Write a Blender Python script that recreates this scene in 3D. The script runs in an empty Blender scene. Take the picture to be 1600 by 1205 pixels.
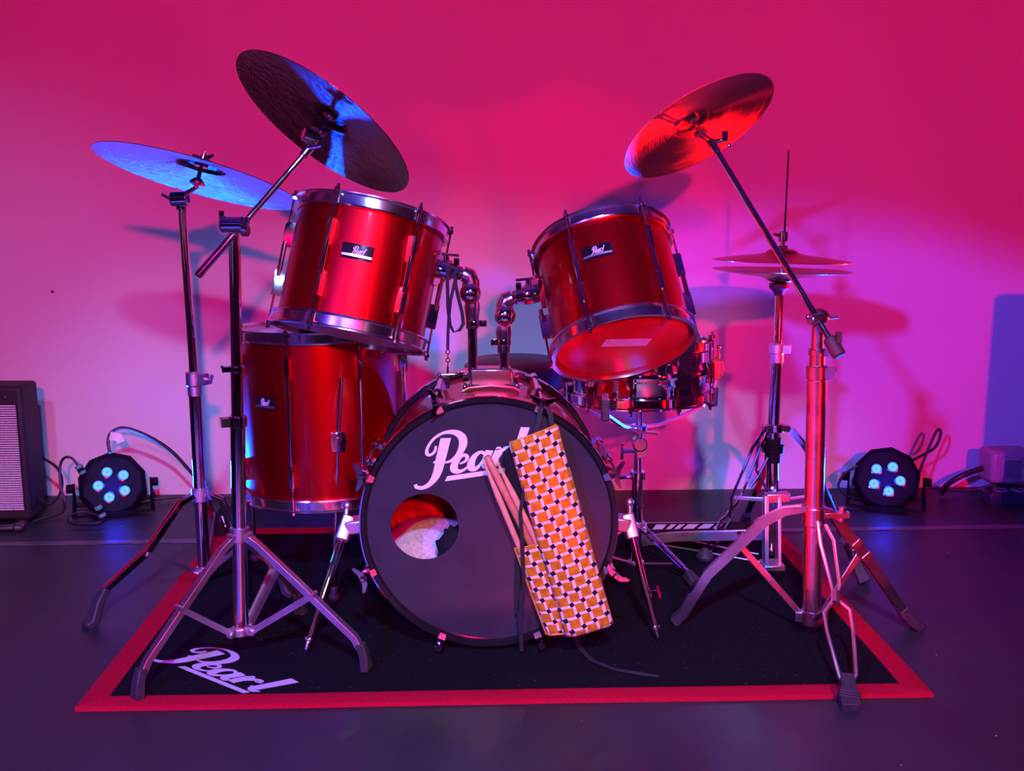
import bpy, math, random
from mathutils import Matrix, Vector, noise
random.seed(4)
R = math.radians
V = Vector
SC = bpy.context.scene
COL = SC.collection

# ------------------------------------------------------------------ camera, world, lights, exposure
FPX, CAM_H, PITCH, YAW = 1600.0, 0.945, R(9.8), R(-2.0)
cam = bpy.data.cameras.new('camera')
cam.sensor_width = 36.0
cam.lens = FPX / 1600.0 * 36.0
cam.clip_start = 0.02
cam_o = bpy.data.objects.new('camera', cam)
cam_o.location = (0, 0, CAM_H)
cam_o.rotation_euler = (R(90) - PITCH, 0, YAW)
COL.objects.link(cam_o)
SC.camera = cam_o
SC.view_settings.view_transform = 'Standard'
SC.view_settings.look = 'None'
SC.view_settings.gamma = 1.0
SC.view_settings.use_curve_mapping = False
SC.view_settings.exposure = 0.0

world = bpy.data.worlds.new('world')
SC.world = world
world.use_nodes = True
world.node_tree.nodes['Background'].inputs[0].default_value = (0.30, 0.14, 0.34, 1)
world.node_tree.nodes['Background'].inputs[1].default_value = 0.10


def spot(name, loc, aim, color, watts, half_deg, blend, radius):
    l = bpy.data.lights.new(name, 'SPOT')
    l.color = color
    l.energy = watts
    l.spot_size = R(half_deg * 2)
    l.spot_blend = blend
    l.shadow_soft_size = radius
    o = bpy.data.objects.new(name, l)
    o.location = loc
    o.rotation_euler = (V(aim) - V(loc)).to_track_quat('-Z', 'Y').to_euler()
    COL.objects.link(o)
    return o


def area(name, loc, aim, color, watts, sx, sy):
    l = bpy.data.lights.new(name, 'AREA')
    l.shape = 'RECTANGLE'
    l.size, l.size_y = sx, sy
    l.color = color
    l.energy = watts
    o = bpy.data.objects.new(name, l)
    o.location = loc
    o.rotation_euler = (V(aim) - V(loc)).to_track_quat('-Z', 'Y').to_euler()
    COL.objects.link(o)
    return o


# red stage par behind the camera, a red lamp off to each side, violet-white stage wash overhead, cool spot from the left, white front spot
spot('red_front_spot', (0.60, -2.80, 2.05), (0.10, 3.36, 1.45), (1.0, 0.0, 0.115), 960, 28, 0.5, 0.06)
spot('red_right_lamp', (2.20, 2.95, 0.38), (0.42, 2.32, 0.92), (1.0, 0.003, 0.006), 600, 14.0, 0.25, 0.05)
spot('red_left_lamp', (-1.75, 0.95, 0.50), (0.95, 2.06, 0.36), (1.0, 0.001, 0.004), 2600, 6.0, 0.25, 0.10)
spot('red_front_right_lamp', (1.70, 0.20, 0.35), (0.66, 2.50, 0.58), (1.0, 0.001, 0.003), 105, 11, 0.15, 0.07)
area('chrome_fill_left', (-2.85, -2.0, 1.3), (0.0, 2.0, 0.7), (0.85, 0.36, 1.0), 1.5, 0.22, 1.6)  # three unseen fill strips, added to brighten the reflections in the chrome
area('chrome_fill_right', (2.70, -3.0, 1.4), (0.0, 2.0, 0.7), (1.0, 0.36, 0.80), 1.7, 0.25, 1.6)
area('chrome_fill_back', (-0.7, -4.3, 1.5), (0.0, 2.0, 0.7), (0.80, 0.40, 1.0), 2.0, 0.35, 1.6)
spot('violet_wash', (0.07, -0.50, 2.34), (-0.15, 1.85, 0.0), (0.26, 0.38, 1.0), 450, 27, 0.6, 0.06)
spot('cool_left_spot', (-0.30, -2.20, 2.90), (-1.75, 3.36, 0.15), (0.24, 0.26, 1.0), 400, 12, 1.0, 0.12)
spot('cool_right_spot', (-1.90, -2.00, 2.10), (1.15, 3.36, -1.10), (0.12, 0.05, 1.0), 1150, 17, 0.12, 0.10)
spot('white_front_spot', (-0.35, -0.60, 1.85), (0.16, 2.0, 0.24), (0.62, 0.95, 0.42), 74, 12, 0.9, 0.05)


# ------------------------------------------------------------------ placing helpers
_cx, _sx, _c, _s = math.cos(YAW), math.sin(YAW), math.cos(PITCH), math.sin(PITCH)


def P(px, py, Y):
    """World point on the vertical plane y = Y seen at (px, py) in the photograph."""
    x = (px - 800.0) / FPX
    y = -(py - 602.5) / FPX
    f = _c + y * _s
    u = y * _c - _s
    r = V((x * _cx - f * _sx, x * _sx + f * _cx, u))
    t = Y / r.y
    return V((r.x * t, Y, CAM_H + r.z * t))


def FL(px, py, z=0.0):
    """World point on the level z seen at (px, py)."""
    x = (px - 800.0) / FPX
    y = -(py - 602.5) / FPX
    f = _c + y * _s
    u = y * _c - _s
    r = V((x * _cx - f * _sx, x * _sx + f * _cx, u))
    t = (z - CAM_H) / r.z
    return V((r.x * t, r.y * t, z))


def frame(o, z, x=(1, 0, 0)):
    z = V(z).normalized()
    x = V(x)
    x = (x - z * x.dot(z))
    if x.length < 1e-5:
        x = V((0, 1, 0)) - z * z.y
    x.normalize()
    y = z.cross(x)
    m = Matrix((x, y, z)).transposed().to_4x4()
    m.translation = V(o)
    return m


# ------------------------------------------------------------------ mesh builder
class MB:
    def __init__(self):
        self.v, self.f, self.uv = [], [], None

    def add(self, vs, fs, M=None):
        b = len(self.v)
        for p in vs:
            p = V(p)
            self.v.append(M @ p if M is not None else p)
        for f in fs:
            self.f.append([i + b for i in f])
        return self

    def box(self, c, s, M=None):
        c = V(c)
        hx, hy, hz = s[0] / 2, s[1] / 2, s[2] / 2
        vs = [c + V((x * hx, y * hy, z * hz)) for z in (-1, 1) for y in (-1, 1) for x in (-1, 1)]
        return self.add(vs, [(0, 2, 3, 1), (4, 5, 7, 6), (0, 1, 5, 4), (2, 6, 7, 3), (0, 4, 6, 2), (1, 3, 7, 5)], M)

    def lathe(self, prof, M=None, n=48, close=False):
        vs, fs, k = [], [], len(prof)
        for i in range(n):
            a = 2 * math.pi * i / n
            ca, sa = math.cos(a), math.sin(a)
            for r, z in prof:
                vs.append((r * ca, r * sa, z))
        for i in range(n):
            j = (i + 1) % n
            for q in range(k if close else k - 1):
                p = (q + 1) % k
                fs.append((i * k + q, j * k + q, j * k + p, i * k + p))
        return self.add(vs, fs, M)

    def cyl(self, a, b, r, r2=None, n=16, rnd=0.0):
        a, b = V(a), V(b)
        L = (b - a).length
        r2 = r if r2 is None else r2
        e = min(rnd, L * 0.45, r * 0.9, r2 * 0.9)
        prof = [(0, 0), (r - e, 0), (r, e), (r2, L - e), (r2 - e, L), (0, L)] if e > 0 else [(0, 0), (r, 0), (r2, L), (0, L)]
        return self.lathe(prof, frame(a, b - a), n)

    def tube(self, path, r, n=10, caps=True, closed=False):
        path = [V(p) for p in path]
        m = len(path)
        rs = r if isinstance(r, (list, tuple)) else [r] * m
        T = []
        for i in range(m):
            if closed:
                t = path[(i + 1) % m] - path[i - 1]
            else:
                t = path[min(i + 1, m - 1)] - path[max(i - 1, 0)]
            T.append(t.normalized() if t.length > 1e-9 else V((0, 0, 1)))
        up = V((0, 0, 1)) if abs(T[0].z) < 0.9 else V((0, 1, 0))
        nx = T[0].cross(up).normalized()
        vs, fs = [], []
        for i in range(m):
            nx = nx - T[i] * nx.dot(T[i])
            nx.normalize()
            ny = T[i].cross(nx)
            for k in range(n):
                a = 2 * math.pi * k / n
                vs.append(path[i] + (nx * math.cos(a) + ny * math.sin(a)) * rs[i])
        for i in range(m if closed else m - 1):
            j = (i + 1) % m
            for k in range(n):
                l = (k + 1) % n
                fs.append((i * n + k, i * n + l, j * n + l, j * n + k))
        if caps and not closed:
            fs.append(tuple(range(n))[::-1])
            fs.append(tuple((m - 1) * n + k for k in range(n)))
        return self.add(vs, fs)

    def strip(self, path, side, w, t):
        """Flat bar of width w (along side) and thickness t swept along path; w may be a list."""
        path = [V(p) for p in path]
        m = len(path)
        ws = w if isinstance(w, (list, tuple)) else [w] * m
        vs, fs = [], []
        for i in range(m):
            tg = (path[min(i + 1, m - 1)] - path[max(i - 1, 0)]).normalized()
            s = V(side[i]) if isinstance(side, list) else V(side)
            s = (s - tg * s.dot(tg)).normalized()
            nn = tg.cross(s)
            for a, b in ((-1, -1), (1, -1), (1, 1), (-1, 1)):
                vs.append(path[i] + s * (a * ws[i] / 2) + nn * (b * t / 2))
        for i in range(m - 1):
            for k in range(4):
                l = (k + 1) % 4
                fs.append((i * 4 + k, i * 4 + l, i * 4 + 4 + l, i * 4 + 4 + k))
        fs.append((3, 2, 1, 0))
        e = (m - 1) * 4
        fs.append((e, e + 1, e + 2, e + 3))
        return self.add(vs, fs)

    def ball(self, c, r, n=16, sz=1.0, M=None):
        prof = []
        h = max(6, n // 2)
        for i in range(h + 1):
            a = -math.pi / 2 + math.pi * i / h
            prof.append((max(0.0, r * math.cos(a)), r * math.sin(a) * sz))
        T = Matrix.Translation(V(c))
        return self.lathe(prof, (M @ T) if M is not None else T, n)

    def torus(self, M, Rr, r, n=32, k=8, a0=0.0, a1=2 * math.pi):
        full = abs(a1 - a0 - 2 * math.pi) < 1e-6
        m = n if full else n + 1
        path = [M @ V((Rr * math.cos(a0 + (a1 - a0) * i / n), Rr * math.sin(a0 + (a1 - a0) * i / n), 0)) for i in range(m)]
        return self.tube(path, r, k, closed=full)

    def prism(self, poly, z0, z1, M=None):
        n = len(poly)
        vs = [(x, y, z0) for x, y in poly] + [(x, y, z1) for x, y in poly]
        fs = [tuple(range(n))[::-1], tuple(range(n, 2 * n))] + [(i, (i + 1) % n, n + (i + 1) % n, n + i) for i in range(n)]
        return self.add(vs, fs, M)

    def ribbon2(self, pts, ws, z, M, sub=6):
        """Flat stroke of varying width through pts (Catmull-Rom), in the plane of M at height z."""
        n = len(pts)
        P2, W2 = [], []
        for i in range(n - 1):
            p0, p1, p2, p3 = (V((*pts[max(i - 1, 0)], 0)), V((*pts[i], 0)), V((*pts[i + 1], 0)), V((*pts[min(i + 2, n - 1)], 0)))
            for s in range(sub + (1 if i == n - 2 else 0)):
                t = s / sub
                P2.append(0.5 * ((2 * p1) + (p2 - p0) * t + (2 * p0 - 5 * p1 + 4 * p2 - p3) * t * t + (3 * p1 - p0 - 3 * p2 + p3) * t ** 3))
                W2.append(ws[i] * (1 - t) + ws[i + 1] * t)
        vs, fs = [], []
        m = len(P2)
        for i in range(m):
            tg = (P2[min(i + 1, m - 1)] - P2[max(i - 1, 0)]).normalized()
            nn = V((-tg.y, tg.x, 0)) * (W2[i] / 2)
            vs += [(P2[i] + nn) + V((0, 0, z)), (P2[i] - nn) + V((0, 0, z))]
        for i in range(m - 1):
            fs.append((2 * i, 2 * i + 1, 2 * i + 3, 2 * i + 2))
        return self.add(vs, fs, M)

    def mesh(self, name, inv=None, smooth=True, angle=38):
        me = bpy.data.meshes.new(name)
        me.from_pydata([tuple(inv @ p) if inv is not None else tuple(p) for p in self.v], [], self.f)
        if self.uv:
            l = me.uv_layers.new(name='UVMap')
            for lp in me.loops:
                l.data[lp.index].uv = self.uv[lp.vertex_index]
        me.validate()
        me.update()
        import bmesh
        bm = bmesh.new()
        bm.from_mesh(me)
        bmesh.ops.remove_doubles(bm, verts=bm.verts, dist=1e-6)
        bmesh.ops.recalc_face_normals(bm, faces=bm.faces)
        bm.to_mesh(me)
        bm.free()
        if smooth:
            me.shade_smooth()
            me.set_sharp_from_angle(angle=R(angle))
        return me


WM = {}          # world matrix of every root


def tag(o, label=None, cat=None, group=None, kind=None):
    for k, v in (('label', label), ('category', cat), ('group', group), ('kind', kind)):
        if v:
            o[k] = v
    return o


def thing(name, loc, label, cat, group=None, M=None):
    o = bpy.data.objects.new(name, None)
    o.empty_display_size = 0.05
    M = M if M is not None else Matrix.Translation(V(loc))
    o.matrix_world = M
    WM[o.name] = M
    COL.objects.link(o)
    return tag(o, label, cat, group)


def part(name, mb, mat, parent, label=None, bevel=0.0, smooth=True, angle=38, subdiv=0):
    """Mesh built in world coordinates, stored in its thing's own frame."""
    M = WM[parent.name] if parent is not None else Matrix()
    me = mb.mesh(name, M.inverted(), smooth, angle)
    me.materials.append(mat)
    o = bpy.data.objects.new(name, me)
    COL.objects.link(o)
    if parent is not None:
        o.parent = parent
        WM[o.name] = M
    if bevel > 0:
        b = o.modifiers.new('bevel', 'BEVEL')
        b.width = bevel
        b.segments = 2
        b.limit_method = 'ANGLE'
        b.angle_limit = R(40)
    if subdiv:
        s = o.modifiers.new('subsurf', 'SUBSURF')
        s.levels = s.render_levels = subdiv
    if label:
        o['label'] = label
    return o


def part_at(name, me, parent, M_world):
    """Another object on shared mesh data, placed by a world matrix."""
    o = bpy.data.objects.new(name, me)
    COL.objects.link(o)
    base = WM[parent.name] if parent is not None else Matrix()
    o.parent = parent
    o.matrix_basis = base.inverted() @ M_world
    WM[o.name] = M_world
    return o


def solo(name, mb, mat, label, cat, group=None, loc=None, bevel=0.0, smooth=True, angle=38, M=None, subdiv=0):
    """A thing that is one mesh."""
    M = M if M is not None else Matrix.Translation(V(loc) if loc is not None else sum(mb.v, V()) / len(mb.v))
    me = mb.mesh(name, M.inverted(), smooth, angle)
    me.materials.append(mat)
    o = bpy.data.objects.new(name, me)
    o.matrix_world = M
    WM[o.name] = M
    COL.objects.link(o)
    if bevel > 0:
        b = o.modifiers.new('bevel', 'BEVEL')
        b.width = bevel
        b.segments = 2
        b.limit_method = 'ANGLE'
        b.angle_limit = R(40)
    if subdiv:
        s = o.modifiers.new('subsurf', 'SUBSURF')
        s.levels = s.render_levels = subdiv
    return tag(o, label, cat, group)


# ------------------------------------------------------------------ materials
def mat_new(name):
    m = bpy.data.materials.new(name)
    m.use_nodes = True
    nt = m.node_tree
    return m, nt, nt.nodes['Principled BSDF']


def sock(b, **kw):
    names = dict(col='Base Color', met='Metallic', rough='Roughness', spec='Specular IOR Level', coat='Coat Weight',
                 coatr='Coat Roughness', trans='Transmission Weight', ior='IOR', emi='Emission Color', emis='Emission Strength',
                 aniso='Anisotropic', sheen='Sheen Weight', alpha='Alpha', sss='Subsurface Weight')
    for k, v in kw.items():
        i = b.inputs[names[k]]
        i.default_value = (*v, 1) if isinstance(v, tuple) else v


def simple(name, col, rough=0.5, met=0.0, nscale=0, nstr=0.0, bump=0.0, bscale=200, rvar=0.0, coord='Object', **kw):
    """Principled with a little noise in tone, roughness and relief."""
    m, nt, b = mat_new(name)
    sock(b, col=col, rough=rough, met=met, **kw)
    N, Lk = nt.nodes, nt.links
    tc = N.new('ShaderNodeTexCoord')
    if nscale:
        n = N.new('ShaderNodeTexNoise')
        n.inputs['Scale'].default_value = nscale
        n.inputs['Detail'].default_value = 6
        Lk.new(tc.outputs[coord], n.inputs['Vector'])
        mp = N.new('ShaderNodeMapRange')
        mp.inputs['From Min'].default_value, mp.inputs['From Max'].default_value = 0.3, 0.7
        mp.inputs['To Min'].default_value, mp.inputs['To Max'].default_value = 1 - nstr, 1 + nstr
        Lk.new(n.outputs['Fac'], mp.inputs['Value'])
        mx = N.new('ShaderNodeMix')
        mx.data_type = 'RGBA'
        mx.blend_type = 'MULTIPLY'
        mx.inputs['Factor'].default_value = 1
        mx.inputs['A'].default_value = (*col, 1)
        Lk.new(mp.outputs[0], mx.inputs['B'])
        Lk.new(mx.outputs['Result'], b.inputs['Base Color'])
        if rvar:
            mr = N.new('ShaderNodeMapRange')
            mr.inputs['From Min'].default_value, mr.inputs['From Max'].default_value = 0.3, 0.7
            mr.inputs['To Min'].default_value, mr.inputs['To Max'].default_value = rough - rvar, rough + rvar
            Lk.new(n.outputs['Fac'], mr.inputs['Value'])
            Lk.new(mr.outputs[0], b.inputs['Roughness'])
    if bump:
        n2 = N.new('ShaderNodeTexNoise')
        n2.inputs['Scale'].default_value = bscale
        n2.inputs['Detail'].default_value = 4
        Lk.new(tc.outputs[coord], n2.inputs['Vector'])
        bp = N.new('ShaderNodeBump')
        bp.inputs['Strength'].default_value = bump
        bp.inputs['Distance'].default_value = 0.002
        Lk.new(n2.outputs['Fac'], bp.inputs['Height'])
        Lk.new(bp.outputs[0], b.inputs['Normal'])
    return m


CHROME = simple('chrome', (0.84, 0.82, 0.84), 0.05, 1.0, nscale=25, nstr=0.03, rvar=0.015)
HOOP = simple('hoop_chrome', (0.84, 0.82, 0.84), 0.16, 1.0, nscale=25, nstr=0.03, rvar=0.03)
CHROME_WORN = simple('worn_chrome', (0.82, 0.79, 0.82), 0.38, 1.0, nscale=14, nstr=0.05, rvar=0.05)
DARK_STEEL = simple('dark_steel', (0.25, 0.23, 0.25), 0.35, 1.0, nscale=60, nstr=0.2)
RED = simple('red_metallic_lacquer', (0.46, 0.0012, 0.006), 0.36, 0.94, nscale=900, nstr=0.12, coat=0.6, coatr=0.04)
RED_INNER = simple('red_wrap_inlay', (0.60, 0.10, 0.12), 0.35, 0.6, nscale=900, nstr=0.1, coat=1.0, coatr=0.06)
BLACK_GLOSS = simple('black_gloss', (0.012, 0.011, 0.013), 0.12, nscale=20, nstr=0.2)
BLACK_PLASTIC = simple('black_plastic', (0.006, 0.0055, 0.008), 0.6, nscale=40, nstr=0.2, spec=0.12)
RUBBER = simple('black_rubber', (0.030, 0.027, 0.032), 0.62, nscale=60, nstr=0.3, bump=0.15, bscale=400)
HEAD_BLACK = simple('black_drum_film', (0.034, 0.030, 0.042), 0.16, nscale=14, nstr=0.14, rvar=0.03, spec=0.6)
HEAD_WHITE = simple('milky_drum_film', (0.62, 0.58, 0.58), 0.32, nscale=18, nstr=0.08, sss=0.0)
HEAD_RED_LIT = simple('drum_film_painted_red_glow', (0.70, 0.012, 0.02), 0.30, nscale=9, nstr=0.25, spec=0.4)  # red-lit inside of the tom painted into the colour of its clear head
PRINT = simple('white_print', (0.78, 0.74, 0.80), 0.45, nscale=120, nstr=0.05)
TAPE = simple('pale_tape', (0.86, 0.84, 0.84), 0.5, nscale=60, nstr=0.1)
CARPET = simple('black_carpet', (0.0095, 0.0095, 0.0125), 0.95, nscale=420, nstr=0.5, bump=0.9, bscale=900, spec=0.06)
def add_lint(m, scale, size, col):
    """Sparse pale lint on a carpet."""
    nt = m.node_tree
    N, Lk = nt.nodes, nt.links
    b = N['Principled BSDF']
    src = b.inputs['Base Color'].links[0].from_socket
    tc = N.new('ShaderNodeTexCoord')
    vo = N.new('ShaderNodeTexVoronoi')
    vo.inputs['Scale'].default_value = scale
    Lk.new(tc.outputs['Object'], vo.inputs['Vector'])
    lt = N.new('ShaderNodeMath')
    lt.operation = 'LESS_THAN'
    lt.inputs[1].default_value = size
    Lk.new(vo.outputs['Distance'], lt.inputs[0])
    mx = N.new('ShaderNodeMix')
    mx.data_type = 'RGBA'
    mx.inputs['B'].default_value = (*col, 1)
    Lk.new(lt.outputs[0], mx.inputs['Factor'])
    Lk.new(src, mx.inputs['A'])
    Lk.new(mx.outputs['Result'], b.inputs['Base Color'])


add_lint(CARPET, 38, 0.055, (0.16, 0.15, 0.17))
CARPET_RED = simple('red_carpet_tape', (0.46, 0.004, 0.028), 0.9, nscale=420, nstr=0.28, bump=0.7, bscale=900, spec=0.1)
CARPET_PRINT = simple('pale_carpet_print', (0.62, 0.60, 0.72), 0.9, nscale=500, nstr=0.15, bump=0.5, bscale=900)
WOOD = simple('hickory', (0.72, 0.36, 0.20), 0.45, nscale=70, nstr=0.12)
WOOD_DARK = simple('reddish_wood', (0.52, 0.20, 0.11), 0.45, nscale=70, nstr=0.15)
CLOTH_BLACK = simple('black_cloth', (0.012, 0.011, 0.014), 0.9, nscale=300, nstr=0.4, bump=0.5, bscale=700, spec=0.15)
WEBBING = simple('black_webbing', (0.016, 0.014, 0.018), 0.8, nscale=500, nstr=0.4, bump=0.4, bscale=1200)
FLEECE = simple('white_fleece', (0.60, 0.56, 0.57), 0.95, nscale=120, nstr=0.25, bump=1.0, bscale=160)
RED_CLOTH = simple('red_cloth', (0.55, 0.006, 0.012), 0.6, nscale=25, nstr=0.5, bump=0.4, bscale=60)
GOLD_EDGE = simple('gold_binding', (0.60, 0.27, 0.02), 0.7, nscale=300, nstr=0.3, bump=0.4, bscale=900)
TOLEX = simple('black_tolex', (0.018, 0.015, 0.02), 0.6, nscale=300, nstr=0.4, bump=0.6, bscale=500)
GRILLE = simple('silver_grille_cloth', (0.72, 0.66, 0.74), 0.6, nscale=300, nstr=0.3, bump=0.4, bscale=900)
GREY_PLASTIC = simple('grey_plastic', (0.30, 0.27, 0.33), 0.45, nscale=60, nstr=0.1)
CHROME_DULL = simple('dull_chrome', (0.58, 0.54, 0.57), 0.27, 1.0, nscale=14, nstr=0.05, rvar=0.05)
CABLE = simple('black_cable_sheath', (0.012, 0.010, 0.013), 0.5, nscale=100, nstr=0.3)
BRASS = simple('brass', (0.62, 0.45, 0.20), 0.14, 1.0, nscale=100, nstr=0.3)
GREEN_BAND = simple('teal_connector_ring', (0.10, 0.36, 0.34), 0.5, nscale=60, nstr=0.1)
RED_TAPE = simple('red_tape', (0.55, 0.02, 0.03), 0.5, nscale=60, nstr=0.1)
DUCT = simple('dull_flooring_strip', (0.10, 0.085, 0.11), 0.4, nscale=30, nstr=0.35, rvar=0.1)


def wall_mat():
    m, nt, b = mat_new('white_wall_paint')
    N, Lk = nt.nodes, nt.links
    sock(b, rough=0.7, spec=0.25)
    tc = N.new('ShaderNodeTexCoord')
    n = N.new('ShaderNodeTexNoise')
    n.inputs['Scale'].default_value = 1.6
    n.inputs['Detail'].default_value = 5
    Lk.new(tc.outputs['Object'], n.inputs['Vector'])
    cr = N.new('ShaderNodeValToRGB')
    cr.color_ramp.elements[0].position, cr.color_ramp.elements[0].color = 0.25, (0.70, 0.69, 0.69, 1)
    cr.color_ramp.elements[1].position, cr.color_ramp.elements[1].color = 0.75, (0.80, 0.79, 0.79, 1)
    Lk.new(n.outputs['Fac'], cr.inputs['Fac'])
    vo = N.new('ShaderNodeTexVoronoi')
    vo.inputs['Scale'].default_value = 3.6
    Lk.new(tc.outputs['Object'], vo.inputs['Vector'])
    lt = N.new('ShaderNodeMath')
    lt.operation = 'LESS_THAN'
    lt.inputs[1].default_value = 0.018
    Lk.new(vo.outputs['Distance'], lt.inputs[0])
    mx = N.new('ShaderNodeMix')
    mx.data_type = 'RGBA'
    mx.inputs['B'].default_value = (0.12, 0.08, 0.10, 1)
    Lk.new(lt.outputs[0], mx.inputs['Factor'])
    Lk.new(cr.outputs['Color'], mx.inputs['A'])
    Lk.new(mx.outputs['Result'], b.inputs['Base Color'])
    n2 = N.new('ShaderNodeTexNoise')
    n2.inputs['Scale'].default_value = 9
    n2.inputs['Detail'].default_value = 8
    Lk.new(tc.outputs['Object'], n2.inputs['Vector'])
    bp = N.new('ShaderNodeBump')
    bp.inputs['Strength'].default_value = 0.25
    bp.inputs['Distance'].default_value = 0.006
    Lk.new(n2.outputs['Fac'], bp.inputs['Height'])
    Lk.new(bp.outputs[0], b.inputs['Normal'])
    return m


def floor_mat():
    m, nt, b = mat_new('scuffed_stage_vinyl')
    N, Lk = nt.nodes, nt.links
    sock(b, rough=0.45, spec=0.4)
    tc = N.new('ShaderNodeTexCoord')
    n = N.new('ShaderNodeTexNoise')
    n.inputs['Scale'].default_value = 2.4
    n.inputs['Detail'].default_value = 9
    n.inputs['Roughness'].default_value = 0.65
    Lk.new(tc.outputs['Object'], n.inputs['Vector'])
    cr = N.new('ShaderNodeValToRGB')
    cr.color_ramp.elements[0].position, cr.color_ramp.elements[0].color = 0.28, (0.013, 0.0155, 0.019, 1)
    cr.color_ramp.elements[1].position, cr.color_ramp.elements[1].color = 0.72, (0.031, 0.037, 0.042, 1)
    Lk.new(n.outputs['Fac'], cr.inputs['Fac'])
    vo = N.new('ShaderNodeTexVoronoi')
    vo.inputs['Scale'].default_value = 11
    Lk.new(tc.outputs['Object'], vo.inputs['Vector'])
    lt = N.new('ShaderNodeMath')
    lt.operation = 'LESS_THAN'
    lt.inputs[1].default_value = 0.030
    Lk.new(vo.outputs['Distance'], lt.inputs[0])
    mx = N.new('ShaderNodeMix')
    mx.data_type = 'RGBA'
    mx.inputs['B'].default_value = (0.42, 0.38, 0.42, 1)
    Lk.new(lt.outputs[0], mx.inputs['Factor'])
    Lk.new(cr.outputs['Color'], mx.inputs['A'])
    Lk.new(mx.outputs['Result'], b.inputs['Base Color'])
    mr = N.new('ShaderNodeMapRange')
    mr.inputs['From Min'].default_value, mr.inputs['From Max'].default_value = 0.3, 0.7
    mr.inputs['To Min'].default_value, mr.inputs['To Max'].default_value = 0.34, 0.58
    Lk.new(n.outputs['Fac'], mr.inputs['Value'])
    Lk.new(mr.outputs[0], b.inputs['Roughness'])
    return m


def cymbal_mat(name, col, rough, hammer=0.7, aniso=0.6):
    m, nt, b = mat_new(name)
    N, Lk = nt.nodes, nt.links
    sock(b, col=col, met=1.0, rough=rough, aniso=aniso)
    tg = N.new('ShaderNodeTangent')
    tg.direction_type = 'RADIAL'
    tg.axis = 'Z'
    Lk.new(tg.outputs[0], b.inputs['Tangent'])
    tc = N.new('ShaderNodeTexCoord')
    ln = N.new('ShaderNodeVectorMath')
    ln.operation = 'LENGTH'
    sp = N.new('ShaderNodeSeparateXYZ')
    cb = N.new('ShaderNodeCombineXYZ')
    Lk.new(tc.outputs['Object'], sp.inputs[0])
    Lk.new(sp.outputs[0], cb.inputs[0])
    Lk.new(sp.outputs[1], cb.inputs[1])
    Lk.new(cb.outputs[0], ln.inputs[0])
    n = N.new('ShaderNodeTexNoise')
    n.noise_dimensions = '1D'
    n.inputs['Scale'].default_value = 420
    n.inputs['Detail'].default_value = 3
    Lk.new(ln.outputs['Value'], n.inputs['W'])
    h = N.new('ShaderNodeTexNoise')
    h.inputs['Scale'].default_value = 55
    h.inputs['Detail'].default_value = 3
    Lk.new(tc.outputs['Object'], h.inputs['Vector'])
    ad = N.new('ShaderNodeMath')
    ad.operation = 'MULTIPLY_ADD'
    ad.inputs[1].default_value = hammer
    Lk.new(h.outputs['Fac'], ad.inputs[0])
    Lk.new(n.outputs['Fac'], ad.inputs[2])
    bp = N.new('ShaderNodeBump')
    bp.inputs['Strength'].default_value = 0.4
    bp.inputs['Distance'].default_value = 0.0020
    Lk.new(ad.outputs[0], bp.inputs['Height'])
    Lk.new(bp.outputs[0], b.inputs['Normal'])
    mp = N.new('ShaderNodeMapRange')
    mp.inputs['To Min'].default_value, mp.inputs['To Max'].default_value = 0.75, 1.1
    Lk.new(n.outputs['Fac'], mp.inputs['Value'])
    mx = N.new('ShaderNodeMix')
    mx.data_type = 'RGBA'
    mx.blend_type = 'MULTIPLY'
    mx.inputs['Factor'].default_value = 1
    mx.inputs['A'].default_value = (*col, 1)
    Lk.new(mp.outputs[0], mx.inputs['B'])
    Lk.new(mx.outputs['Result'], b.inputs['Base Color'])
    return m


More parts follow.
